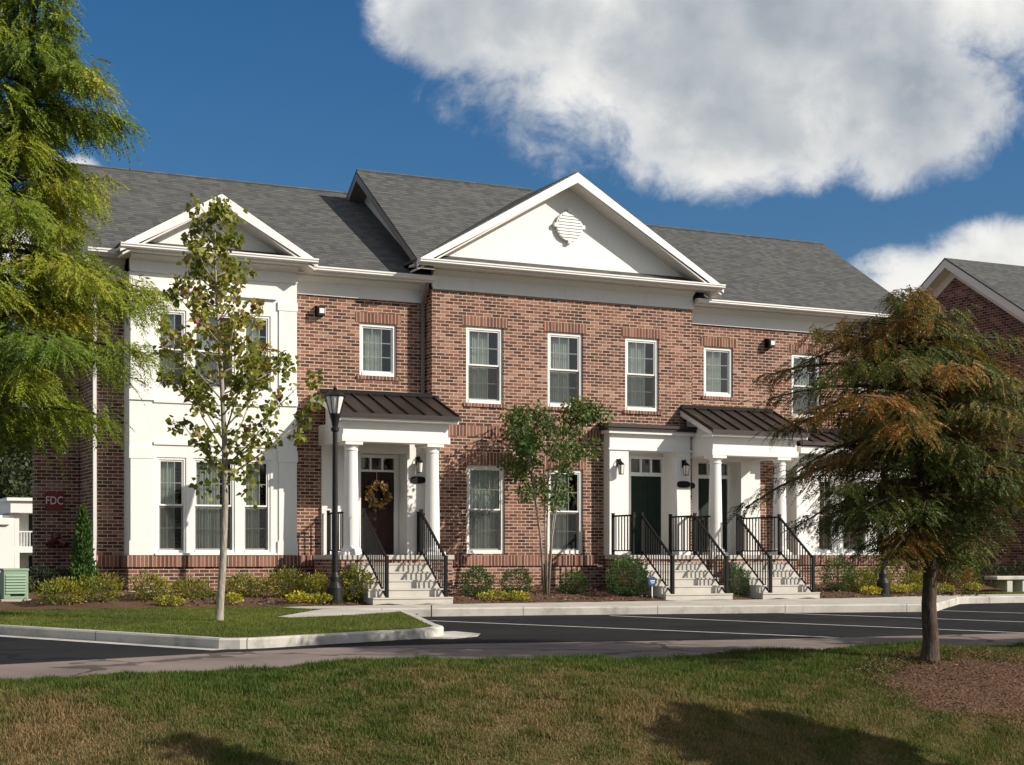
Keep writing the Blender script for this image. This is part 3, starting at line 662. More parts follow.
b = MB(); b.box(4.33, 6.85, -.47, -.003, 4.031, 4.09); b.slab([(4.30, -.50, 4.16), (6.88, -.50, 4.16), (6.88, -.004, 4.22), (4.30, -.004, 4.22)], .068); b.build('canopy_cap', M['bronze'], house)
entrance(6.97, 9.18, 7.30 + .02, 8.60, 7.52, 8.40, YW - .12, YW + .22, 3.545, 3.40, M['doorgreen'], 2.98, 3.07, 3.36)
# ---- landings, stairs, railings
LF = -1.48; TR = .27; RI = .175
def landing(x0, x1, yb):
    b = MB(); b.box(x0, x1, LF, yb, 0, .949); o = b.build('landing_base', M['brick'], house)
    c = MB(); c.box(x0 - .03, x1 + .03, LF - .03, yb, .95, 1.05); c.build('landing_slab', M['steps'], house, bevel=.008)
landing(-2.72, -.14, YW - .16); landing(4.34, 6.42, -.32); landing(6.56, 9.05, YW - .15)
def stairs(x0, x1):
    pr = [(LF - .032, 0), (LF - .032, 1.048)]; y = LF - .032
    pr = [(y, 0.0)]; 
    z = 1.05 - RI; pts = [(y, z)]
    for k in range(5):
        pts.append((y - TR - .02, z)); pts.append((y - TR - .02, z - .03)); pts.append((y - TR, z - .035)); y -= TR; z -= RI; pts.append((y, z))
    pts = pts[:-1] + [(y, 0.0)]
    poly = [(x0, a, b) for a, b in [(LF - .032, 0.0)] + pts]
    m = MB(); m.extrude(poly[::-1], (x1 - x0, 0, 0)); return m.build('staircase', M['steps'], house)
def bar(mb, p, q, wx, wz):
    p, q = Vector(p), Vector(q); d = q - p
    if abs(d.y) >= abs(d.x): rot = Matrix.Rotation(math.atan2(d.z, d.y), 3, 'X'); size = (wx, d.length, wz)
    else: rot = Matrix.Rotation(-math.atan2(d.z, d.x), 3, 'Y'); size = (d.length, wx, wz)
    mb.cbox((p + q) / 2, size, rot)
def railing(p, q, zp, zq, posts=(True, True), base=(None, None)):
    """p, q (x, y) ends; zp, zq foot levels; rails follow the slope"""
    m = MB(); a, b = Vector((p[0], p[1], zp)), Vector((q[0], q[1], zq)); U = Vector((0, 0, 1))
    bar(m, a + U * .92, b + U * .92, .045, .04); bar(m, a + U * .10, b + U * .10, .03, .03)
    o = m.build('railing', M['black'], house)
    for e, on, bs in ((a, posts[0], base[0]), (b, posts[1], base[1])):
        if on:
            n = MB(); lo = e.z if bs is None else bs
            n.box(e.x - .03, e.x + .03, e.y - .03, e.y + .03, lo, e.z + .97); n.box(e.x - .038, e.x + .038, e.y - .038, e.y + .038, e.z + .971, e.z + .99)
            n.box(e.x - .06, e.x + .06, e.y - .06, e.y + .06, lo, lo + .012); n.build('newel_post', M['black'], o)
    n = max(2, int((b - a).length / .125)); m = MB()
    for i in range(1, n):
        c = a.lerp(b, i / n); t = MB(); t.box(c.x - .0105, c.x + .0105, c.y - .0105, c.y + .0105, c.z + .10, c.z + .905); t.build('baluster', M['black'], o)
    return o
YT, YBOT = -1.45, -2.80
for l, r_, ex in ((-2.19, -.87, (.33, .13)), (4.67, 6.11, (.22, .12)), (7.32, 8.53, (.26, .14))):
    stairs(l - ex[0], r_ + ex[1])
    for x in (l, r_): railing((x, YT), (x, YBOT), 1.05, .05, base=(1.05, .03))
railing((-2.40, -.85), (-2.40, .22), 1.05, 1.05, (False, True)); railing((-.24, -.85), (-.24, .22), 1.05, 1.05, (False, True))
railing((4.44, YT), (4.44, -.50), 1.05, 1.05); railing((6.11, YT + .07), (6.11, -.36), 1.05, 1.05, (False, True))
railing((8.53, YT + .07), (8.53, .2), 1.05, 1.05, (False, True)); railing((6.64, -1.3), (6.62, .24), 1.05, 1.05, (False, True))

# ---- lanterns, plaques, security lights, downspouts
def wall_lantern(x, y, z):
    b = MB(); b.box(x - .05, x + .05, y - .02, y - .001, z - .02, z + .16); b.tube([(x, y - .02, z + .10), (x, y - .08, z + .17), (x, y - .13, z + .12)], .010, 6)
    b.lathe([(.085, .02), (.06, .06), (.02, .09), (.005, .12)], (x, y - .13, z + .0), 8); b.lathe([(.065, -.215), (.065, -.20)], (x, y - .13, z), 8)
    for i in range(4):
        q = math.pi / 4 + i * math.pi / 2; b.tube([(x + .075 * math.cos(q), y - .13 + .075 * math.sin(q), z + .02), (x + .06 * math.cos(q), y - .13 + .06 * math.sin(q), z - .2)], .006, 5)
    o = b.build('wall_lantern', M['black'], house)
    g = MB(); g.lathe([(.052, -.199), (.068, .018)], (x, y - .13, z), 12); g.build('lantern_glass', M['lens'], o)
wall_lantern(-.24, YW - .14, 3.13); wall_lantern(4.70, -.30, 3.18); wall_lantern(6.52, -.30, 3.20)
def plaque(x, y, z):
    b = MB(); n = 24
    def ov(a, c): return [(x + a * math.copysign(abs(math.cos(-2 * math.pi * i / n)) ** .7, math.cos(-2 * math.pi * i / n)), y - .024, z + c * math.copysign(abs(math.sin(-2 * math.pi * i / n)) ** .7, math.sin(-2 * math.pi * i / n))) for i in range(n)]
    b.extrude(ov(.185, .082), (0, .022, 0)); b.build('number_plaque', M['black'], house)
plaque(-.24, YW - .14, 2.76); plaque(6.52, -.30, 2.77); plaque(6.85, 0, 2.76)
for x in (-2.56, 9.50):
    b = MB(); z = 6.46; b.box(x - .10, x + .08, YW - .05, YW - .001, z - .12, z + .12)
    b.extrude([(x - .09, YW - .051, z + .12), (x - .09, YW - .20, z + .09), (x - .09, YW - .22, z - .10), (x - .09, YW - .051, z - .12)][::-1], (.16, 0, 0)); o = b.build('security_light', M['black'], house)
    g = MB(); g.cbox((x + .085, YW - .13, z - .01), (.012, .12, .15)); g.box(x - .06, x + .05, YW - .228, YW - .212, z - .06, z + .05); g.build('light_lens', M['lens'], o)
def spout(pts, m, rad=.045):
    b = MB()
    for p, q in zip(pts[:-1], pts[1:]): b.tube([p, q], rad, 4)
    b.build('downspout', m, house)
spout([(-.10, YW - .38, 7.26), (-.10, YW - .36, 7.16), (-.09, YW - .07, 6.80), (-.09, YW - .07, 4.62)], M['brownspout'])
spout([(-.09, YW - .07, 4.70), (.12, -.20, 4.62)], M['brownspout'])
spout([(-7.48, YW - .02, 7.2), (-7.48, YW - .06, 1.5), (-7.52, YW - .12, .2)], M['downspout'], .05)

# ---- wreath and the sign on the side wall
wr = thing('wreath', 'round dried leaf wreath hanging on the brown front door', 'wreath', (-1.06, YW + .30, 2.42))
b = MB(); b.tube([(-1.06 + .24 * math.cos(i * math.pi / 12), YW + .29, 2.42 + .24 * math.sin(i * math.pi / 12)) for i in range(25)], .05, 8); b.build('ring', M['twig'], wr)
n = 420; q = RNG.uniform(0, 2 * math.pi, n); rr = .24 + RNG.normal(0, .045, n)
P = np.stack([-1.06 + rr * np.cos(q), np.full(n, YW + .27) - np.abs(RNG.normal(0, .03, n)), 2.42 + rr * np.sin(q)], 1)
leaves('leaves', P, RNG.normal(size=(n, 3)) + np.array([0, -.6, 0]), RNG.uniform(.05, .11, n), RNG.uniform(0, 1, n), L['wreath'], wr)
b = MB(); b.tube([(-1.06, YW + .345, 2.94), (-1.06, YW + .31, 2.64)], .008, 5); b.build('hanger', M['alu'], wr)
sg = thing('fire_connection_sign', 'small red sign reading FDC on the shaded side brick wall', 'sign', (-7.97, 2.28, 2.15))
b = MB(); SX = -7.97; b.box(SX - .20, SX + .20, 2.272, 2.296, 2.03, 2.43); b.build('panel', worn('red sign enamel', (.22, .018, .022), .4, .1, 4), sg)
fc = bpy.data.curves.new('lettering', 'FONT'); fc.body = 'FDC'; fc.size = .20; fc.align_x = 'CENTER'; fc.align_y = 'CENTER'; fc.extrude = .003
fo = bpy.data.objects.new('lettering', fc); COL.objects.link(fo); dg = bpy.context.evaluated_depsgraph_get()
me = bpy.data.meshes.new_from_object(fo.evaluated_get(dg)); bpy.data.objects.remove(fo); lo = bpy.data.objects.new('lettering', me); COL.objects.link(lo)
me.transform(Matrix.Translation((SX, 2.267, 2.23)) @ Matrix.Rotation(R(90), 4, 'X') @ Matrix.Diagonal((1.0, 1.25, 1, 1))); me.materials.clear(); me.materials.append(M['white2']); attach(lo, sg)
fd = thing('fire_hose_connection', 'dark red twin pipe inlet on the side wall below the FDC sign', 'pipe inlet', (-7.95, 2.25, 1.3))
redp = worn('dark red pipe paint', (.085, .018, .016), .45, .2, 5)
b = MB(); b.tube([(-7.95, 2.3, 1.45), (-7.95, 2.05, 1.45), (-7.95, 1.98, 1.38)], .09, 10); b.lathe([(.13, 0), (.13, .02)], (-7.95, 2.2, 1.3), 12); b.build('pipe', redp, fd)
for dx in (-.16, .12):
    b = MB(); b.tube([(-7.95, 2.0, 1.38), (-7.95 + dx, 1.88, 1.30), (-7.95 + dx * 1.3, 1.82, 1.26)], [.06, .07, .08], 10); b.build('inlet', redp, fd)

# ================================================================== GROUND
def structure(o, name=None): o['kind'] = 'structure'; return o
BE = -15.45                                            # near edge of the road
def zbank(y, x=0):
    t = BE - y
    if t < 0: return zroad(y) - .05
    e = -.265 - .02 * t - .075 * t * t
    return e if t < 3.4 else max(-1.2 - .53 * (t - 3.4) + .03 * (t - 3.4) ** 2, -1.75) if t < 8 else -1.75 + max(0, (t - 10)) * .16
def build_ground():
    ys = [-300, -60] + [-34 + i for i in range(10)] + list(np.arange(-24, BE - .01, .25)) + [BE, BE + .02, -12, -8, -5.2, -5.0, -3.2, -2.9, 0, 20, 60, 300, 900]
    xs = [-600, -120, -40] + [-30, -25, -20] + list(np.arange(-17, 9, .25)) + [12, 16, 20, 25, 30] + [60, 150, 600]
    def z(x, y):
        if y < -34: return -.55
        if y < BE: return zbank(y) + .035 * math.sin(x * .9 + y * .7) + .02 * math.sin(x * 2.3)
        if y < -5.1: return zroad(y) - .06
        return -.21 if y < -2.95 else -.08
    v = [(x, y, z(x, y)) for y in ys for x in xs]; nx = len(xs)
    f = [[j * nx + i, j * nx + i + 1, (j + 1) * nx + i + 1, (j + 1) * nx + i] for j in range(len(ys) - 1) for i in range(nx - 1)]
    m = MB(); m.v = v; m.f = f; m.mi = [0] * len(f); structure(m.build('ground', M['soil'], smooth=True))
build_ground()
m = MB(); Y_ = [-5.0, -12.6]
m.face([(-60, BE - .02, zroad(BE)), (60, BE - .02, zroad(BE)), (60, -5.0, -.15), (-60, -5.0, -.15)]); m.face([(-60, -5.0, -.15), (60, -5.0, -.15), (60, -2.5, -.15), (-60, -2.5, -.15)]); m.face([(-60, -2.5, -.15), (-10, -2.5, -.15), (-20, 60, -.15), (-60, 60, -.15)])
structure(m.build('parking_lot', M['asphalt']))
m = MB(); o_ = [(-60, -12.0), (-14, -13.6), (-11.25, -13.2), (-8.4, -12.35), (-6.5, -11.9), (-4.5, -11.9), (0, -12.6), (8, -13.0), (60, -13.2)]
for (xa, ya), (xb, yb_) in zip(o_[:-1], o_[1:]): m.face([(xa, BE - .015, zroad(BE) + .004), (xb, BE - .015, zroad(BE) + .004), (xb, yb_, zroad(yb_) + .004), (xa, ya, zroad(ya) + .004)])
structure(m.build('road', M['oldroad']))
# painted bay lines
for p, q in (((-2.66, -6.17), (1.59, -12.75)), ((1.41, -5.71), (5.6, -13.3)), ((5.36, -6.05), (9.6, -13.3)), ((9.4, -6.2), (13.8, -13.3))):
    d = Vector((q[0] - p[0], q[1] - p[1], 0)).normalized(); s_ = Vector((-d.y, d.x, 0)) * .055; m = MB()
    a, b_ = Vector((p[0], p[1], zroad(p[1]) + .008)), Vector((q[0], q[1], zroad(q[1]) + .008)); m.face([a - s_, b_ - s_, b_ + s_, a + s_]); structure(m.build('parking_line', M['line']))
# sidewalk with joints
kerb_line = [(-3.6, -4.35), (-2.0, -4.66), (.64, -5.06), (6.37, -5.95), (8.9, -6.45), (9.15, -6.35), (12.5, -3.32), (12.9, -3.2), (60, -3.2)]
def zs(y): return .03 + (y + 2.95) * .010
m = MB(); back = [(-4.1, -2.98), (-2, -2.95), (.64, -2.95), (6.37, -2.95), (8.9, -2.95), (9.15, -2.95), (12.5, -2.2), (12.9, -2.0), (60, -2.0)]
fr = [(x, y + .15 if i not in (5, 6) else y + .12) for i, (x, y) in enumerate(kerb_line)]
for i in range(len(fr) - 1):
    (xa, ya), (xb, yb_), (xc, yc), (xd, yd) = fr[i], fr[i + 1], back[i + 1], back[i]
    m.face([(xa, ya, zs(ya)), (xb, yb_, zs(yb_)), (xc, yc, zs(yc)), (xd, yd, zs(yd))])
m.face([(-4.1, -2.98, zs(-2.98)), (-4.6, -3.3, zs(-3.3)), (-4.3, -4.1, zs(-4.1)), (-3.6, -4.2, zs(-4.2))])
m.face([(-3.6, -4.2, zs(-4.2)), (-4.1, -4.3, zs(-4.3)), (-5.7, -6.55, -.022), (-5.55, -6.9, -.026), (-4.6, -6.55, -.024), (-2.9, -5.3, -.012)][::-1])
structure(m.build('sidewalk', M['concrete']))
jt = MB()
for i in range(22):
    x = -2.2 + i * 1.55; yk = np.interp(x, [p[0] for p in kerb_line], [p[1] for p in kerb_line]) + .16; yb_ = -2.97 if x < 9.2 else -2.3
    if yk < yb_ - .2: jt.face([(x, yk, zs(yk) + .003), (x + .018, yk, zs(yk) + .003), (x + .018, yb_, zs(yb_) + .003), (x, yb_, zs(yb_) + .003)])
structure(jt.build('sidewalk_joints', mat('dark joint line', (.20, .18, .16), .9)[0]))  # joints drawn as thin dark strips
def kerb(path, ztop, wdt=.15, name='kerb', rise=.17, side=1):
    """kerb stones along a path, top at ztop(x,y); the body lies to the left of travel"""
    m = MB(); n = len(path); off = []
    for i in range(n):
        a = Vector(path[max(0, i - 1)]); b = Vector(path[min(n - 1, i + 1)]); d = (b - a); d = Vector((d.x, d.y)).normalized(); off.append(Vector((-d.y, d.x)) * wdt * side)
    for i in range(n - 1):
        P0, P1 = Vector(path[i]), Vector(path[i + 1]); Q0, Q1 = P0 + off[i], P1 + off[i + 1]; z0, z1 = ztop(*path[i]), ztop(*path[i + 1]); c = .025
        p0t, p1t = P0 + off[i] * .16, P1 + off[i + 1] * .16
        m.face([(P0.x, P0.y, z0 - rise), (P1.x, P1.y, z1 - rise), (P1.x, P1.y, z1 - c), (P0.x, P0.y, z0 - c)])
        m.face([(P0.x, P0.y, z0 - c), (P1.x, P1.y, z1 - c), (p1t.x, p1t.y, z1), (p0t.x, p0t.y, z0)])
        m.face([(p0t.x, p0t.y, z0), (p1t.x, p1t.y, z1), (Q1.x, Q1.y, z1), (Q0.x, Q0.y, z0)])
        m.face([(Q0.x, Q0.y, z0), (Q1.x, Q1.y, z1), (Q1.x, Q1.y, z1 - rise), (Q0.x, Q0.y, z0 - rise)])
    return structure(m.build(name, M['kerb']))
kerb(kerb_line, lambda x, y: zs(y) + .002)
isl = [(-34, 32.5), (-20, 8.9), (-10.45, -7.55), (-8.35, -11.2), (-8.12, -11.62), (-7.85, -11.72), (-7.5, -11.68), (-4.75, -10.62), (-4.25, -10.3), (-4.02, -9.95), (-3.9, -9.4), (-3.1, -6.6), (-2.75, -5.35), (-2.6, -4.95)]
zl = lambda x, y: zroad(y) + .15 if y < -5.5 else -.01
kerb(isl, zl, .16)
# concrete gutter pan along the left side of the island, with the mouth at its tip
m = MB(); pan = [(-34, 32.5), (-20, 8.9), (-10.45, -7.55), (-8.35, -11.2), (-8.02, -11.72)]
for i in range(len(pan) - 1):
    a, b_ = Vector((*pan[i], 0)), Vector((*pan[i + 1], 0)); d = (b_ - a).normalized(); s_ = Vector((d.y, -d.x, 0)) * .30
    q = [a + s_, b_ + s_, b_, a]; m.face([(p.x, p.y, zroad(p.y) + .006) for p in q])
structure(m.build('gutter_pan', M['kerb']))
m = MB(); q = [(-4.75, -10.75), (-4.3, -10.95), (-3.7, -10.55), (-3.35, -9.9), (-3.5, -9.2), (-3.9, -9.3), (-4.05, -9.95), (-4.3, -10.35)]; m.face([(x, y, zroad(y) + .009) for x, y in q]); structure(m.build('kerb_apron', M['kerb']))
kerb([(-2.4, BE + .14), (-1.0, BE + .12), (.8, BE + .08), (1.3, BE + .10)], lambda x, y: zroad(y) + .075, -.15, 'kerb')
# lawns
def zlawn(x, y): return .035 if y > -3 else .035 + (y + 3) * .0155
def zl2(x, y): return max(zlawn(x, y), -9)
lawn_poly = [(-34, 32.5), (-20, 8.9), (-10.32, -7.5), (-8.2, -11.1), (-7.85, -11.56), (-7.5, -11.52), (-4.8, -10.46), (-4.35, -10.1), (-4.15, -9.7), (-3.3, -6.7), (-3.05, -5.6), (-4.6, -6.6), (-5.55, -6.95), (-5.8, -6.5), (-4.15, -4.25), (-4.65, -3.3), (-4.1, -2.99), (-9.7, -2.7), (-11, 4), (-11, 32.5)]
from mathutils.geometry import tessellate_polygon
def fill(poly, zf, m_, name):
    P_ = [Vector((x, y, 0)) for x, y in poly]; mb = MB(); mb.v = [(x, y, zf(x, y)) for x, y in poly]
    for t in tessellate_polygon([P_]):
        a, b_, c = [P_[i] for i in t]; n_ = (b_ - a).cross(c - a).z
        mb.f.append(list(t) if n_ > 0 else list(t)[::-1]); mb.mi.append(0)
    return structure(mb.build(name, m_))
fill(lawn_poly, lambda x, y: zlawn(x, y) - .03, M['lawnbase'], 'lawn')
lawn2 = [(13.2, -1.99), (60, -1.99), (60, 1.2), (15.5, 1.2), (14.3, -.4)]
fill(lawn2, lambda x, y: .02, M['lawnbase'], 'lawn')
m = MB(); nx, ny = 60, 10
bx0, bx1 = -11.0, 15.4
def zb2(x, y): return zbed(y) + .03 * math.sin(x * 3.1 + y * 2) * min(1, (y + 2.9) * 2) + .02 * math.sin(x * 7.7)
for j in range(ny + 1):
    for i in range(nx + 1):
        x = bx0 + (bx1 - bx0) * i / nx; y = -2.93 + 3.5 * j / ny
        if x > 10: y = max(y, -2.93 + (x - 10) * .28) if j < 3 else y
        m.v.append((x, y, zb2(x, y)))
for j in range(ny):
    for i in range(nx): k_ = j * (nx + 1) + i; m.f.append([k_, k_ + 1, k_ + nx + 2, k_ + nx + 1]); m.mi.append(0)
structure(m.build('planting_bed', M['mulch'], smooth=True))
m = MB(); n = 40
TX, TY = .03, -16.70                                    # foot of the tree on the bank
ring = [(TX + .25 + 1.65 * math.cos(2 * math.pi * i / n) * (1 + .12 * math.sin(5 * i)), TY - .75 + 1.0 * math.sin(2 * math.pi * i / n) * (1 + .1 * math.sin(3 * i))) for i in range(n)]
zm = lambda x, y: zbank(y) + .035 * math.sin(x * .9 + y * .7) + .02 * math.sin(x * 2.3) + .03
for s0, s1 in ((0, .35), (.35, .7), (.7, 1)):
    for i in range(n):
        j = (i + 1) % n; cx, cy = TX + .25, TY - .75
        def pt(k, s_): x = cx + (ring[k][0] - cx) * s_; y = min(cy + (ring[k][1] - cy) * s_, BE - .05); return (x, y, zm(x, y) + .03 * (1 - s_) - (.06 if s_ == 1 else 0))
        m.face([pt(i, s0), pt(i, s1), pt(j, s1), pt(j, s0)] if s0 else [pt(i, s1), pt(j, s1), pt(j, s0)])
structure(m.build('mulch_ring', M['mulch'], smooth=False))

# grass blades
def inpoly(x, y, poly):
    c = np.zeros(len(x), bool); j = len(poly) - 1
    for i in range(len(poly)):
        xi, yi = poly[i]; xj, yj = poly[j]
        c ^= ((yi > y) != (yj > y)) & (x < (xj - xi) * (y - yi) / (yj - yi + 1e-12) + xi); j = i
    return c
def blades(name, x, y, z, h, tint, m_, wd=.007):
    n = len(x); az = RNG.uniform(0, 2 * math.pi, n); ln = RNG.uniform(.1, .9, n); a2 = RNG.uniform(0, 2 * math.pi, n)
    V = np.empty((n, 3, 3)); sx, sy = np.cos(az) * wd, np.sin(az) * wd
    V[:, 0] = np.stack([x - sx, y - sy, z], 1); V[:, 1] = np.stack([x + sx, y + sy, z], 1)
    V[:, 2] = np.stack([x + np.cos(a2) * h * ln, y + np.sin(a2) * h * ln, z + h * np.sqrt(1 - (ln * .8) ** 2)], 1)
    o = np_mesh(name, V.reshape(-1, 3), np.arange(n * 3).reshape(n, 3), m_, None, np.repeat(np.clip(tint, 0, 1), 3)); o['kind'] = 'stuff'; return o
def fbm(x, y, s, k=5, seed=0):
    r_ = np.random.default_rng(seed); v = 0
    for o_ in range(k):
        a = r_.uniform(0, 6.28, 6); b_ = r_.uniform(0, 6.28, 6); w_ = s * 1.75 ** o_
        for i in range(6): v = v + np.sin((x * np.cos(a[i]) + y * np.sin(a[i])) * w_ + b_[i]) / 1.5 ** o_ / 6
    return v
n = 620000; x = RNG.uniform(-14.5, 5.0, n); y = BE - RNG.uniform(0, 1, n) ** 1.25 * 7.2
rgt = (x - CX) * cs - (y - CY) * sn; dep = (x - CX) * sn + (y - CY) * cs; keep = (np.abs(rgt) < dep * .345 + .4) & (dep > 9.5)
inm = ((x - TX - .25) / 1.5) ** 2 + ((y - TY + .75) / .85) ** 2; keep &= (inm + .45 * fbm(x, y, 4, 3, 21) > .95) | (RNG.uniform(size=n) < .25)
x, y = x[keep], y[keep]; zv = np.array([zbank(b_) for b_ in y]) + .035 * np.sin(x * .9 + y * .7) + .02 * np.sin(x * 2.3) - .006
cl = fbm(x, y * 1.3, 9, 4, 14); dry = .42 + .26 * fbm(x, y, 1.0, 5, 3) + .20 * fbm(x, y, 5, 4, 4) + .22 * cl + RNG.normal(0, .15, len(x)) - .40 * np.exp(-((BE - y) / .55)) + .20 * np.clip((BE - y) / 2.5, 0, 1) + .24 * np.exp(-((x - 1.2) / 1.5) ** 2 - ((y + 17.6) / 1.2) ** 2) + .2 * np.exp(-((x + 11.6) / 1.4) ** 2)
edge = np.exp(-((BE - y) / .3)); hh = RNG.uniform(.02, .075, len(x)) * np.clip(1 + .45 * fbm(x, y, 3, 3, 9) - .7 * cl, .62, 2.0) + .015 * edge
blades('bank_grass', x, y, zv, hh, dry, L['dry'])
n = 330000; x = RNG.uniform(-13.5, -3, n); y = RNG.uniform(-11.6, -2.7, n); keep = inpoly(x, y, lawn_poly); x, y = x[keep], y[keep]
zv = np.where(y > -3, .035, .035 + (y + 3) * .0155) - .035
blades('lawn_grass', x, y, zv, RNG.uniform(.03, .065, len(x)), .31 + .24 * fbm(x, y, 1.2, 4, 5) + .16 * fbm(x, y, 6, 3, 6) + RNG.normal(0, .18, len(x)), L['grass'], .008)
n = 60000; x = RNG.uniform(13, 30, n); y = RNG.uniform(-1.98, 1.2, n); keep = inpoly(x, y, lawn2); x, y = x[keep], y[keep]
blades('lawn_grass', x, y, np.full(len(x), .015), RNG.uniform(.03, .07, len(x)), .42 + RNG.normal(0, .18, len(x)), L['grass'], .01)
n = 14000; x = RNG.uniform(-7, 14, n); y = RNG.uniform(-2.8, .2, n)
o = leaves('mulch_chips', np.stack([x, y, .004 + np.array([zb2(a, b_) for a, b_ in zip(x, y)])], 1), RNG.normal(size=(n, 3)) * np.array([1, 1, .35]), RNG.uniform(.03, .09, n), RNG.uniform(0, 1, n), leaf_mat('bark chips', [(0, (.05, .028, .02)), (.7, (.16, .095, .07)), (1, (.28, .19, .14))], .0, .9), None, LEAF4, .5); o['kind'] = 'stuff'
n = 7000; a = RNG.uniform(0, 6.283, n); r_ = np.sqrt(RNG.uniform(0, 1.15, n)) * (1 + .35 * np.abs(RNG.normal(0, .35, n))); x = TX + .25 + 1.6 * r_ * np.cos(a); y = np.minimum(TY - .75 + .98 * r_ * np.sin(a), BE - .08)
o = leaves('fallen_needles', np.stack([x, y, [zm(i, j) + .045 for i, j in zip(x, y)]], 1), RNG.normal(size=(n, 3)) * np.array([1, 1, .4]), RNG.uniform(.015, .05, n), RNG.uniform(0, 1, n), leaf_mat('fallen needles', [(0, (.075, .042, .026)), (.7, (.155, .092, .058)), (1, (.27, .18, .115))], 0, .9), None, LEAF4, .35); o['kind'] = 'stuff'

# ================================================================== PLANTS
def at(px, py, Y):
    r_ = (px - 512) / F_PX; u_ = (HORIZ - py) / F_PX; dx, dy = r_ * cs + sn, -r_ * sn + cs; t = (Y - CY) / dy
    return Vector((CX + t * dx, Y, ZC + t * u_))
def cypress(label, base, H, lean, prof, nb, per, leafm, seed, group=None, tr=.11, spl=.30, bias=0., skew=None, droop=1.0, fine=1.0, spread=.26, wid=.30):
    rg = np.random.default_rng(seed); base = Vector(base)
    root = thing('bald_cypress_tree', label, 'tree', base, group)
    tp = lambda t: base + Vector((lean[0] * t ** 1.3, lean[1] * t ** 1.3, H * t)) + Vector((.035 * math.sin(t * 9) + .02 * math.sin(t * 31), .03 * math.cos(t * 7), 0))
    m = MB(); ts = [0, .012, .03, .06, .09, .12, .16, .2, .25, .3, .42, .55, .7, .85, 1]
    m.tube([tp(t) for t in ts], [tr * (1.55 if t == 0 else 1.35 if t < .02 else 1.15 if t < .05 else 1.02 * (1 - t) ** .8 + .03) for t in ts], 12); m.build('trunk', M['bark'], root, smooth=True)
    m = MB(); SB, SD, SL, ST = [], [], [], []
    t0 = prof[0][0]; pt_, pr_ = [p[0] for p in prof], [p[1] for p in prof]
    for i in range(nb):
        t = t0 + (1 - t0) * ((i + .5) / nb) ** .92; az = i * 2.39996 + rg.normal(0, .35); Lb = float(np.interp(t, pt_, pr_)) * (rg.uniform(.62, 1.18) if fine < .75 else rg.uniform(.5, 1.22))
        if Lb < .12: Lb = .12
        a = rg.uniform(.05, .42); dr = rg.uniform(.12, .46); d = np.array([math.cos(az), math.sin(az)]); P0 = tp(t * .985)
        pts = []; bend = rg.normal(0, .12)
        for s_ in np.linspace(0, 1, 6):
            dd = np.array([d[0] - d[1] * bend * s_, d[1] + d[0] * bend * s_]); pts.append(P0 + Vector((dd[0] * Lb * s_, dd[1] * Lb * s_, Lb * (a * s_ - dr * s_ * s_))))
        m.tube(pts, [max(.006, .020 * Lb * (1 - .8 * k / 5)) for k in range(6)], 5)
        bt = rg.normal(0, .16); k = max(5, int(per * Lb))
        pa = np.array([tuple(p) for p in pts])
        for _ in range(k):
            s_ = rg.uniform(.12, 1.0) ** .8; q = s_ * 5; i0 = min(4, int(q)); P = pa[i0] + (pa[i0 + 1] - pa[i0]) * (q - i0)
            side = rg.choice([-1, 1]); lat = np.array([-d[1] * side, d[0] * side, 0]) * rg.uniform(.25, 1.) + np.array([d[0], d[1], 0]) * rg.uniform(.2, .8)
            off = rg.uniform(0, spread) * Lb * (1 - .55 * s_)
            P = P + lat * off + np.array([0, 0, -.15 * off + rg.normal(0, .05)])
            SB.append(P); SD.append(lat + np.array([0, 0, -rg.uniform(-.05, .75) * droop])); SL.append(spl * rg.uniform(.55, 1.25)); ST.append(.42 + bt + bias + rg.normal(0, .11) + .10 * math.sin(P[0] * 2.1 + P[2] * 1.7) + (.0 if skew is None else skew(P - np.array(base), t)))
    m.build('branches', M['twig'], root, smooth=True)
    SB, SD, SL, ST = np.array(SB), unit(np.array(SD)), np.array(SL), np.array(ST); n = len(SB); K = 24
    u = np.tile(np.linspace(.06, 1, K), n).reshape(n, K); side = np.where(np.arange(K) % 2 == 0, 1., -1.)
    sv = unit(np.cross(SD, unit(rg.normal(size=(n, 3)) * .5 + np.array([0, 0, 1.]))))
    P = SB[:, None, :] + SD[:, None, :] * (u * SL[:, None])[..., None]; P[..., 2] -= .40 * droop * (u ** 2) * SL[:, None]
    D = SD[:, None, :] * .75 + sv[:, None, :] * side[None, :, None] * .8 + rg.normal(0, .18, (n, K, 3)); D[..., 2] -= (.25 + .3 * u) * droop
    size = fine * (SL[:, None] * .26 * (1.15 - .7 * np.abs(u - .4))); tint = ST[:, None] + rg.normal(0, .05, (n, K))
    out = P - np.array(tuple(base))[None, None, :]; out[..., 2] = 0; out = out / np.maximum(np.linalg.norm(out, axis=2, keepdims=True), .2); out[..., 2] = .75
    leaves('foliage', P.reshape(-1, 3), D.reshape(-1, 3), size.ravel(), tint.ravel(), leafm, root, NEEDLE, wid, .0, unit(out.reshape(-1, 3)))
    return root
bz_ = Vector((-12.45, -17.6, zbank(-17.6)))
cypress('tall bald cypress with drooping bright green foliage at the left edge', bz_, 7.7, (1.0, -.3), [(.36, .9), (.40, 1.45), (.49, 1.62), (.54, 1.5), (.61, 1.15), (.70, .82), (.79, .92), (.86, .40), (1, .06)], 158, 118, L['cypress'], 11, bias=-.10, tr=.12, spl=.23, droop=1.0, fine=.72, spread=.24)
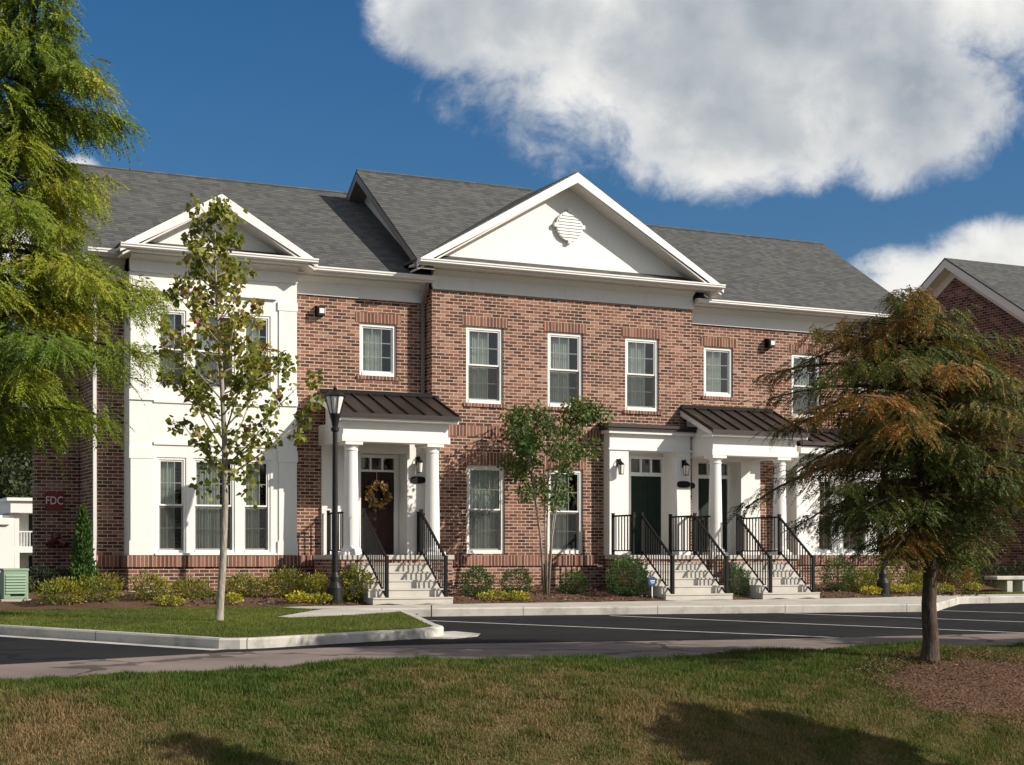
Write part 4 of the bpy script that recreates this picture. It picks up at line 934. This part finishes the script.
cypress('shorter bald cypress turning brown and orange, standing in mulch on the bank', (TX, TY, zm(TX, TY) - .04), 5.0, (-.25, .1), [(.27, .5), (.33, .95), (.42, 1.5), (.50, 1.85), (.64, 2.0), (.76, 1.85), (.85, 1.45), (.93, .8), (1, .15)], 150, 68, L['autumn'], 29, tr=.105, spl=.22, droop=.95, fine=.8, spread=.29,
        skew=lambda p, t: .42 * (t - .58) + .16 * math.sin(p[0] * 3 + 1) * math.cos(p[2] * 2.2))

def broadleaf(name, label, cat, base, stems, clumps, nleaf, size, leafm, barkm, seed, group=None, shape=LEAF6, down=.4, tintf=None, wid=.8):
    """stems: list of (points, radii); clumps: (centre, radius, weight)"""
    rg = np.random.default_rng(seed); root = thing(name, label, cat, base, group); m = MB()
    for p, r_ in stems[:1]: m.tube(p, r_, 10)
    m.build('trunk', M[barkm], root, smooth=True)
    if len(stems) > 1:
        m = MB()
        for p, r_ in stems[1:]: m.tube(p, r_, 6)
        m.build('branches', M[barkm], root, smooth=True)
    W = np.array([c[2] for c in clumps], float); W /= W.sum(); ci = rg.choice(len(clumps), nleaf, p=W)
    C = np.array([tuple(c[0]) for c in clumps])[ci]; Rr = np.array([c[1] for c in clumps])[ci]; v = unit(rg.normal(size=(nleaf, 3))) * (rg.uniform(0, 1, nleaf) ** .45)[:, None]
    P = C + v * Rr[:, None]; D = v + rg.normal(0, .6, (nleaf, 3)); D[:, 2] -= down
    tint = rg.normal(.42, .17, nleaf) + rg.normal(0, .12, len(clumps))[ci]
    if tintf is not None: tint = tint + tintf(P, rg)
    leaves('crown', P, D, size * rg.uniform(.6, 1.2, nleaf), tint, leafm, root, shape, wid, .18); return root
# young maple on the lawn island
rg = np.random.default_rng(5); mb_ = Vector((-6.95, -7.35, zlawn(-7, -7.35) - .03)); tp = lambda z: mb_ + Vector((.10 * math.sin(z * .7) + .012 * z, .03 * z, z))
stems = [([tp(z) for z in (0, .05, .25, 1, 2, 3, 4, 5, 6, 7.1)], [.095, .08, .066, .060, .055, .047, .036, .025, .015, .006])]; clumps = []
for i in range(38):
    z = 2.35 + 4.5 * ((i + .5) / 38) ** 1.1; az = i * 2.4 + rg.normal(0, .3); t = (z - 2.35) / 4.5; Lb = (1.70 * (1 - t) ** .8 + .34) * rg.uniform(.72, 1.0); up = rg.uniform(.35, .85)
    p0 = tp(z); e = p0 + Vector((math.cos(az) * Lb * .75, math.sin(az) * Lb * .75, Lb * up)); mid = p0.lerp(e, .5) + Vector((math.cos(az), math.sin(az), -.2)) * .08
    stems.append(([p0, mid, e], [.018 * (1 - .5 * t), .012 * (1 - .4 * t), .004]))
    for s_ in (.35, .55, .75, .92, 1.05): clumps.append((p0.lerp(e, s_) + Vector(rg.normal(0, .07, 3)), .13 + .05 * rg.uniform(), (1 - .55 * t) * (.5 + rg.uniform() * (1.3 if s_ > .5 else .5))))
    if i < 8:
        for _ in range(2): clumps.append((p0 + Vector((math.cos(az) * .45, math.sin(az) * .45, -.25 * rg.uniform())), .24, .5))
broadleaf('young_maple_tree', 'slender young maple with a pale trunk and sparse mottled leaves on the lawn island', 'tree', mb_, stems, clumps, 4300, .098, L['maple'], 'pale bark', 31, tintf=lambda P, g: .30 * np.clip((np.abs(P[:, 2] - 5.0) < .55) * 1., 0, 1) * (g.uniform(size=len(P)) < .55) , wid=.95)
# crape myrtle by the wall
cb = Vector((2.12, -1.55, zb2(2.12, -1.55))); stems = []; clumps = []
for i in range(6):
    az = i * 1.05 + .3; tipp = cb + Vector((math.cos(az) * .42, math.sin(az) * .30, 2.75 + .5 * rg.uniform())); b0 = cb + Vector((math.cos(az) * .05, math.sin(az) * .05, 0)); md = b0.lerp(tipp, .45) + Vector((math.cos(az) * -.06, math.sin(az) * -.06, 0))
    stems.append(([b0, md, tipp, tipp + Vector((math.cos(az) * .3, math.sin(az) * .25, .9))], [.026, .020, .013, .004]))
    for k in range(4):
        q = tipp + Vector((math.cos(az + rg.normal(0, .6)) * rg.uniform(.1, .8), math.sin(az) * rg.uniform(.1, .55), rg.uniform(-.15, 1.3))); stems.append(([md.lerp(tipp, .8), q], [.008, .003])); clumps.append((q, .26, 1.)); clumps.append((q + Vector(rg.normal(0, .22, 3)), .22, .8))
for k in range(6): clumps.append((cb + Vector((rg.uniform(-.5, .5), rg.uniform(-.3, .3), 2.0 + rg.uniform(-.1, .6))), .24, .7))
for k in range(7): clumps.append((cb + Vector((rg.uniform(-1.05, -.3), rg.uniform(-.4, .4), 2.55 + rg.uniform(-.3, 1.0))), .22, .6))
broadleaf('crape_myrtle_tree', 'small many-stemmed crape myrtle growing against the brick between the lower windows', 'tree', cb, stems, clumps, 7200, .085, L['crape'], 'pale bark', 17, shape=LEAF4)

def shrub(name, label, cat, c, r_, n, size, leafm, seed, group=None, shell=.5, updir=.3, shape=LEAF4, wid=.62, stems=6, flat=0):
    rg = np.random.default_rng(seed); c = Vector(c); root = thing(name, label, cat, c, group); m = MB()
    for i in range(stems):
        az = i * 2.4; m.tube([c + Vector((.03 * math.cos(az), .03 * math.sin(az), -.03)), c + Vector((r_[0] * .6 * math.cos(az), r_[1] * .6 * math.sin(az), r_[2] * 1.1))], [.012, .004], 5)
    m.build('stems', M['twig'], root)
    v = unit(rg.normal(size=(n, 3))); lob = 1 + .16 * np.sin(v[:, 0] * 5 + seed) * np.cos(v[:, 2] * 6 + seed * 2) + .10 * np.sin(v[:, 1] * 9 + v[:, 0] * 7 + seed)
    q = (shell + (1 - shell) * rg.uniform(0, 1, n) ** .6) * lob; P = v * q[:, None] * np.array(r_) ; P[:, 2] = np.abs(P[:, 2] + r_[2] * .75) + .02
    P = P + np.array(c); D = v + rg.normal(0, .55, (n, 3)); D[:, 2] += updir
    tint = rg.normal(.45, .2, n) + .18 * np.sin(P[:, 0] * 6 + P[:, 2] * 5)
    leaves('foliage', P, D, size * rg.uniform(.6, 1.25, n), tint, leafm, root, shape, wid, .15); return root
def bedpt(px, y): p = at(px, 590, y); return (p.x, y, zb2(p.x, y))
G = 'shrubs in the planting beds'
shrub('boxwood_shrub', 'bushy light green boxwood at the right foot of the left stair', 'shrub', bedpt(476, -1.75), (.38, .36, .36), 2600, .045, L['box'], 1, G)
shrub('boxwood_shrub', 'clipped dark boxwood globe under the left lower window of the projecting front', 'shrub', bedpt(516, -1.35), (.36, .34, .30), 2600, .038, L['box'], 2, G, .7)
shrub('boxwood_shrub', 'clipped dark boxwood globe just right of the crape myrtle stems', 'shrub', bedpt(573, -1.35), (.34, .33, .27), 2400, .038, L['box'], 3, G, .7)
shrub('boxwood_shrub', 'big dense dark boxwood in front of the middle landing', 'shrub', bedpt(628, -2.05), (.52, .42, .50), 4800, .042, L['box'], 4, G, .6)
shrub('boxwood_shrub', 'small dark boxwood squeezed between the two right stairs', 'shrub', bedpt(737, -2.2), (.30, .34, .40), 2200, .042, L['box'], 5, G)
shrub('boxwood_shrub', 'large dark boxwood at the right foot of the rightmost stair', 'shrub', bedpt(838, -1.7), (.44, .42, .48), 3800, .042, L['box'], 6, G)
shrub('leafy_shrub', 'glossy yellow green shrub beside the black lamp post at the left stair', 'shrub', bedpt(355, -2.2), (.36, .34, .40), 1300, .075, L['lime'], 7, G)
for i, (px, y, rx, rz, lb) in enumerate([(62, -2.2, .55, .28, 'leftmost low olive shrub in front of the side brick wall'), (100, -2.0, .50, .30, 'low olive shrub in front of the white downspout'), (150, -1.7, .42, .30, 'olive shrub under the left pilaster of the white bay'), (190, -1.5, .45, .24, 'olive shrub just left of the maple trunk under the bay windows'),
        (245, -1.5, .42, .24, 'olive shrub just right of the maple trunk under the bay windows'), (285, -1.6, .50, .34, 'tall olive shrub under the right pilaster of the white bay'), (316, -1.7, .38, .30, 'olive shrub immediately left of the lamp post near the left stair'),
        (858, -1.7, .34, .34, 'yellow green shrub touching the large dark boxwood right of the stairs'), (880, -1.5, .40, .30, 'yellow green shrub under the one-storey bay beside the second lamp post'), (915, -1.4, .42, .28, 'yellow green shrub around the staked sapling under the bay')]):
    shrub('leafy_shrub', lb, 'shrub', bedpt(px, y), (rx, .38, rz), 1500, .06, L['lime'], 20 + i, G, .3, .6, wid=.5)
shrub('rusty_shrub', 'rust orange wispy shrub right of the bay, seen past the cypress trunk', 'shrub', bedpt(957, -1.2), (.60, .45, .42), 1900, .08, L['rust'], 41, G, .2, .8, wid=.35)
for i, (px, y, lb) in enumerate([(170, -2.5, 'yellow flower clump left of the maple trunk'), (228, -2.5, 'yellow flower clump just right of the maple trunk'), (300, -2.6, 'wide yellow flower clump left of the lamp post by the left stair'), (318, -2.55, 'yellow flower clump touching the lamp post base by the left stair'), (495, -2.5, 'low yellow flower patch in front of the light green boxwood'), (518, -2.55, 'low yellow flower patch in front of the left clipped globe'),
        (870, -2.35, 'yellow flower clump left of the second lamp post'), (900, -2.2, 'yellow flower clump at the foot of the staked sapling'), (914, -2.15, 'yellow flower clump right of the staked sapling'), (944, -2.0, 'yellow flower clump left of the rust orange shrub'), (972, -1.7, 'yellow flower clump right of the rust orange shrub')]):
    shrub('flower_clump', lb, 'flowers', bedpt(px, y), (.30 if i != 4 else .4, .2, .10), 420, .05, L['flower'], 60 + i, 'yellow flowers along the beds', .4, .8, stems=3, wid=.8)
def conical(label, c, r_, h, seed, m_='dark'):
    rg = np.random.default_rng(seed); c = Vector(c); root = thing('arborvitae_tree', label, 'tree', c, 'arborvitae by the house ends'); m = MB(); m.tube([c, c + Vector((0, 0, h * .9))], [.03, .006], 6); m.build('trunk', M['twig'], root)
    n = 3400; t = rg.uniform(0, 1, n) ** 1.2; a = rg.uniform(0, 6.283, n); q = r_ * (1 - t) ** .6 * rg.uniform(.45, 1.1, n) * (1 + .2 * np.sin(a * 3 + t * 12)); P = np.stack([c.x + q * np.cos(a), c.y + q * np.sin(a), c.z + .05 + t * h], 1)
    leaves('crown', P, np.stack([np.cos(a) * .5, np.sin(a) * .5, np.ones(n)], 1) + rg.normal(0, .25, (n, 3)), .09 * rg.uniform(.6, 1.2, n), rg.normal(.5, .22, n), L[m_], root, NEEDLE, .5); return root
p = at(83, 590, .0); conical('narrow dark arborvitae in the shade beside the white downspout', (p.x, .0, .2), .27, 1.75, 3, 'box')
p = at(967, 590, .6); conical('narrow arborvitae between the two houses behind the rust orange shrub', (p.x, .6, .2), .42, 2.7, 4, 'box')
for i, (px, y, lb, r_) in enumerate([(40, 1.0, 'dark hedge plant behind the green utility box', (.55, .4, .42)), (62, 1.2, 'dark hedge plant below the red fire pipe inlet', (.5, .4, .40)), (990, .8, 'dark hedge plant behind the stone bench', (.8, .5, .45)), (1020, .9, 'dark hedge plant under the window of the farther house', (.8, .5, .45))]):
    p = at(px, 590, y); shrub('hedge_plant', lb, 'shrub', (p.x, y, .05), r_, 2200, .05, L['dark'], 80 + i, 'hedge plants by the house ends')
p = at(907, 590, -1.3); sb_ = Vector((p.x, -1.3, zb2(p.x, -1.3)))
st = [([sb_, sb_ + Vector((.03, 0, 1.2)), sb_ + Vector((.0, 0, 2.8))], [.035, .028, .012])] + [([sb_ + Vector((0, 0, 1.5 + .2 * i)), sb_ + Vector((.5 * math.cos(i * 2.4), .5 * math.sin(i * 2.4), 2.1 + .25 * i))], [.01, .004]) for i in range(6)]
broadleaf('sapling_tree', 'thin staked sapling in front of the one-storey bay, partly hidden by the cypress', 'tree', sb_, st, [(sb_ + Vector((.45 * math.cos(i * 2.4), .45 * math.sin(i * 2.4), 2.0 + .2 * i)), .32, 1) for i in range(7)], 900, .09, L['crape'], 'pale bark', 9)

# ================================================================== STREET FURNITURE AND NEIGHBOURS
def lamp_post(x, y, z, H, label):
    root = thing('street_lamp', label, 'lamp post', (x, y, z), 'lamp posts along the sidewalk'); s_ = H / 4.42
    b = MB(); b.lathe([(.20, 0), (.20, .05), (.165, .09), (.155, .34), (.12, .42), (.10, .46), (.10, .56), (.085, .60), (.064, .66), (.058, 1.6), (.052, 3.3), (.050, 3.52), (.085, 3.55), (.085, 3.60), (.06, 3.63), (.075, 3.72), (.095, 3.80), (.12, 3.88), (.12, 3.90)], (x, y, z), 20); b.build('post', M['blackpost'], root, smooth=False)
    b = MB(); b.lathe([(.225, 4.24), (.235, 4.26), (.17, 4.32), (.09, 4.36), (.03, 4.38), (.045, 4.41), (.02, 4.45), (.004, 4.50)], (x, y, z), 8)
    for i in range(8):
        q = (i + .0) * math.pi / 4; b.tube([(x + .118 * math.cos(q), y + .118 * math.sin(q), z + 3.90), (x + .215 * math.cos(q), y + .215 * math.sin(q), z + 4.25)], .010, 5)
    b.build('lantern_cage', M['blackpost'], root)
    b = MB(); b.lathe([(.105, 3.901), (.20, 4.239)], (x, y, z), 16); b.build('lantern_glass', M['lens'], root)
p = at(335, 600, -2.45); lamp_post(p.x, -2.45, .04, 4.40, 'black lamp post with a lantern at the foot of the left porch')
p = at(883, 597, -2.3); lamp_post(p.x, -2.3, .03, 4.40, 'black lamp post in front of the one-storey bay, its lantern lost in the cypress')
p = at(652, 597, -2.55); ys_ = thing('security_yard_sign', 'small blue octagonal yard sign on a white stake beside the middle stair', 'sign', (p.x, -2.55, .05))
b = MB(); b.box(p.x - .011, p.x + .011, -2.56, -2.545, .02, .57); b.build('stake', M['white2'], ys_)
b = MB(); b.extrude([(p.x + .115 * math.cos(-(i + .5) * math.pi / 4), -2.575, .46 + .115 * math.sin(-(i + .5) * math.pi / 4)) for i in range(8)], (0, .012, 0)); b.build('sign_panel', mat('blue sign enamel', (.02, .06, .20), .35)[0], ys_)
b = MB(); b.box(p.x - .06, p.x + .06, -2.579, -2.5755, .46, .48); b.box(p.x - .045, p.x + .045, -2.579, -2.5755, .42, .435); b.build('sign_lettering', M['white2'], ys_)
# green utility cabinet on its pad
p = at(14, 590, -1.2); ux = p.x; ub = thing('utility_cabinet', 'pale green louvred utility cabinet on a concrete pad at the left edge', 'utility box', (ux, -1.2, .0))
gm = worn('pale green cabinet paint', (.25, .36, .25), .5, .06, 3)
b = MB(); b.box(ux - .28, ux + .28, -1.5, -.9, .0, .20); b.build('pad', M['concrete'], ub)
b = MB(); b.box(ux - .23, ux + .23, -1.46, -1.0, .201, .74); b.box(ux - .24, ux + .24, -1.47, -.99, .741, .79); cab = b.build('body', gm, ub, bevel=.012)
b = MB()
for i in range(7): b.extrude([(ux - .19, -1.461, .31 + i * .055), (ux - .19, -1.48, .305 + i * .055), (ux - .19, -1.461, .345 + i * .055)], (.38, 0, 0))
b.build('louvre', gm, cab); b = MB(); b.box(ux - .10, ux + .16, -1.466, -1.4605, .26, .315); b.build('label_plate', M['black'], cab)
# stone bench on the far lawn
p = at(1006, 585, -.4); bx_, by_ = p.x, -.4; be = thing('stone_bench', 'low pale stone bench on the lawn at the right edge', 'bench', (bx_, by_, .02))
b = MB(); b.box(bx_ - .55, bx_ + .75, by_ - .25, by_ + .25, .38, .48); b.build('seat', M['kerb'], be, bevel=.02)
for dx in (-.05, .5):
    b = MB(); b.box(bx_ + dx - .10, bx_ + dx + .10, by_ - .2, by_ + .2, .0, .379); b.build('leg', M['kerb'], be, bevel=.015)
p = at(431, 612, -4.8); mk = thing('marker_stake', 'thin dark marker stake at the kerb in front of the left stair', 'stake', (p.x, -4.82, -.02)); b = MB(); b.tube([(p.x, -4.82, -.15), (p.x, -4.82, .06)], .012, 6); b.lathe([(.02, .06), (.02, .075)], (p.x, -4.82, 0), 8); b.build('stake', M['bronze'], mk)

# neighbouring brick house, its gable end towards us
nb_ = thing('neighbour_brick_house', 'dark brick neighbour house with a cream trimmed gable at the right edge', 'building', (24, 4, 0)); NX = 19.2
m = MB(); nh = [(21.2, 22.2, 1.05, 3.1), (21.2, 22.2, 4.5, 6.3)]; wall_front(m, NX, 34, 0, 7.0, YW, nh)
m.face([(NX, YW, 0), (NX, YW, 7.2), (NX, 8.3, 7.2), (NX, 8.3, 0)]); m.face([(34, YW, 0), (34, 8.3, 0), (34, 8.3, 7.2), (34, YW, 7.2)]); m.face([(NX, .1, 7.15), (NX, 4.35, 9.85), (NX, 8.6, 7.15)]); m.face([(NX, 8.3, 0), (NX, 8.3, 7.2), (34, 8.3, 7.2), (34, 8.3, 0)]); m.build('wall', M['brick2'], nb_)
r = MB(); GX = NX - .42; r.slab([(GX, EY, EZ), (34.3, EY, EZ), (34.3, RY, RZ), (GX, RY, RZ)], .05); r.slab([(34.3, 2 * RY - EY, EZ), (GX, 2 * RY - EY, EZ), (GX, RY + .001, RZ), (34.3, RY + .001, RZ)], .05); r.build('roof', M['shingle'], nb_)
f = MB()
for ya, yb in ((EY, RY), (2 * RY - EY, RY)):
    f.extrude([(GX + .005, ya, EZ - .055), (GX + .005, yb, RZ - .055), (GX + .005, yb, RZ - .30), (GX + .005, ya, EZ - .30)], (.03, 0, 0)); f.extrude([(GX + .036, ya, EZ - .25), (GX + .036, yb, RZ - .25), (GX + .036, yb, RZ - .28), (GX + .036, ya, EZ - .28)], (.40, 0, 0))
    f.extrude([(NX - .03, ya + (0.2 if ya < 4 else -.2), EZ - .16), (NX - .03, yb, RZ - .281), (NX - .03, yb, RZ - .56), (NX - .03, ya + (0.2 if ya < 4 else -.2), EZ - .44)], (.028, 0, 0))
f.build('rake_board', M['soffit'], nb_)
b = MB(); b.box(NX, 34, YW - .42, YW - .001, 7.0, 7.25); b.box(NX, 34, YW - .05, YW - .0012, 6.7, 6.999); b.build('cornice', M['white'], nb_)
for h in nh: window(nb_, *h, YW, cloth=None)
# white house far off on the left, behind the side wall
fh = thing('white_balcony_house', 'far white two-storey house with a columned balcony at the left edge', 'building', (-2, 72, 0)); FY = 72.0
XL_, XR_, X1_ = at(-60, 500, FY).x, at(70, 500, FY).x, at(11, 500, FY).x; zt = at(0, 500, FY).z
wsid = worn('white lap siding far', (.74, .73, .70), .6, .03, .6)
m = MB(); wall_front(m, XL_, X1_, -1, zt - 1.0, FY - 1.5, [(X1_ - 2.0, X1_ - .9, 2.0, 4.0), (X1_ - 2.0, X1_ - .9, -1, .5)]); m.box(X1_, XR_, FY + .6, FY + 8, -1, zt - .8); m.box(XL_, X1_, FY - 1.2, FY + 8, -1, zt - 1.01); m.build('wall', wsid, fh)
m = MB(); m.box(X1_ - .3, XR_ + .3, FY - 1.9, FY + 8, zt - .85, zt - .1); m.box(X1_ - .55, XR_ + .5, FY - 2.1, FY + 8, zt - .1, zt + .1); m.box(XL_, X1_ - .31, FY - 1.7, FY + 8, zt - 1.6, zt - 1.2); m.build('cornice', wsid, fh)
m = MB(); m.box(X1_, XR_, FY - 1.5, FY + .6, 1.2, 1.6); m.build('balcony_floor', wsid, fh)
for x in (X1_ + .15, X1_ + 3.2, X1_ + 5.4):
    m = MB(); m.box(x - .16, x + .16, FY - 1.5, FY - 1.2, -1, 1.2); m.box(x - .14, x + .14, FY - 1.48, FY - 1.22, 1.61, zt - .86); m.build('column', wsid, fh)
m = MB(); m.box(X1_ + .3, XR_, FY - 1.42, FY - 1.36, 2.5, 2.58)
for i in range(30): m.box(X1_ + .4 + i * .18, X1_ + .45 + i * .18, FY - 1.41, FY - 1.37, 1.6, 2.5)
m.build('balcony_rail', wsid, fh)
m = MB(); m.box(X1_ + 1.2, X1_ + 2.1, FY + .55, FY + .59, 1.62, 3.7); m.box(X1_ + 1.2, X1_ + 2.1, FY + .55, FY + .59, -1, 1.0); m.build('door', M['doorgreen'], fh)
for dx in (-1.95,): m = MB(); m.box(X1_ - 1.99, X1_ - .91, FY - 1.45, FY - 1.4, -1, 4.0); m.build('window_pane', mat('dark far glass', (.05, .06, .07), .1)[0], fh)
for i, (px, Y, hh, rr, lb) in enumerate([(-15, 88, 14.5, 5.0, 'far dark tree rising left of the white balcony house'), (22, 94, 12.5, 4.5, 'far dark tree rising directly behind the white balcony house'), (58, 98, 15, 5.0, 'far dark tree behind the side wall with the FDC sign')]):
    rg = np.random.default_rng(200 + i); p = at(px, 555, Y); c = Vector((p.x, Y, -.5)); st = [([c, c + Vector((.2, 0, hh * .5)), c + Vector((0, .3, hh * .85))], [.35, .22, .06])]; cl = []
    for k in range(26):
        a = k * 2.4; t = (k + .5) / 26; q = rr * math.sin(math.pi * (.15 + .8 * t)) * rg.uniform(.5, 1.0); cl.append((c + Vector((q * math.cos(a), q * math.sin(a), hh * (.22 + .74 * t))), 1.5 * rg.uniform(.7, 1.2), 1))
        if k % 3 == 0: st.append(([c + Vector((0, 0, hh * (.2 + .5 * t))), cl[-1][0]], [.1, .03]))
    broadleaf('far_tree', lb, 'tree', c, st, cl, 7000, .42, L['far'], 'bark', 300 + i, 'trees beyond the houses', LEAF4)
# trees standing to the right of the view: their shade falls across the bank and the road
def shade_tree(x, y, z, hh, rr, lo, label, seed, n=5200, sz=.20):
    rg = np.random.default_rng(seed); c = Vector((x, y, z)); st = [([c, c + Vector((.05, 0, hh * .4)), c + Vector((.0, .1, hh * .9))], [.14, .10, .02])]; cl = []
    for k in range(30):
        a = k * 2.4; t = (k + .5) / 30; q = rr * (math.sin(math.pi * (.1 + .85 * t)) ** .7) * rg.uniform(.35, 1.0); cl.append((c + Vector((q * math.cos(a), q * math.sin(a), lo + (hh - lo) * t)), .42 * rr * rg.uniform(.6, 1.1) * .8, 1)); st.append(([c + Vector((0, 0, lo * .7 + (hh - lo) * t * .6)), cl[-1][0]], [.035, .01]))
    return broadleaf('roadside_tree', label, 'tree', c, st, cl, n, sz, L['autumn'], 'bark', seed, 'roadside trees right of the view', LEAF4)
shade_tree(2.0, -24.0, -1.5, 5.6, 1.15, 3.0, 'roadside tree with turning leaves low on the bank, right of the view', 71, 7000)
shade_tree(8.2, -19.6, -1.1, 5.8, 1.9, 2.2, 'broad roadside tree with turning leaves by the road, right of the view', 72, 8000)
shade_tree(13.5, -20.2, -1.1, 6.2, 2.0, 2.4, 'taller roadside tree with turning leaves farthest right of the view', 74, 8000)
shade_tree(-3.1, -24.4, -1.75, 6.5, .42, 4.5, 'slim roadside sapling with a small turning crown low on the bank, right of the view', 73, 900, .16)
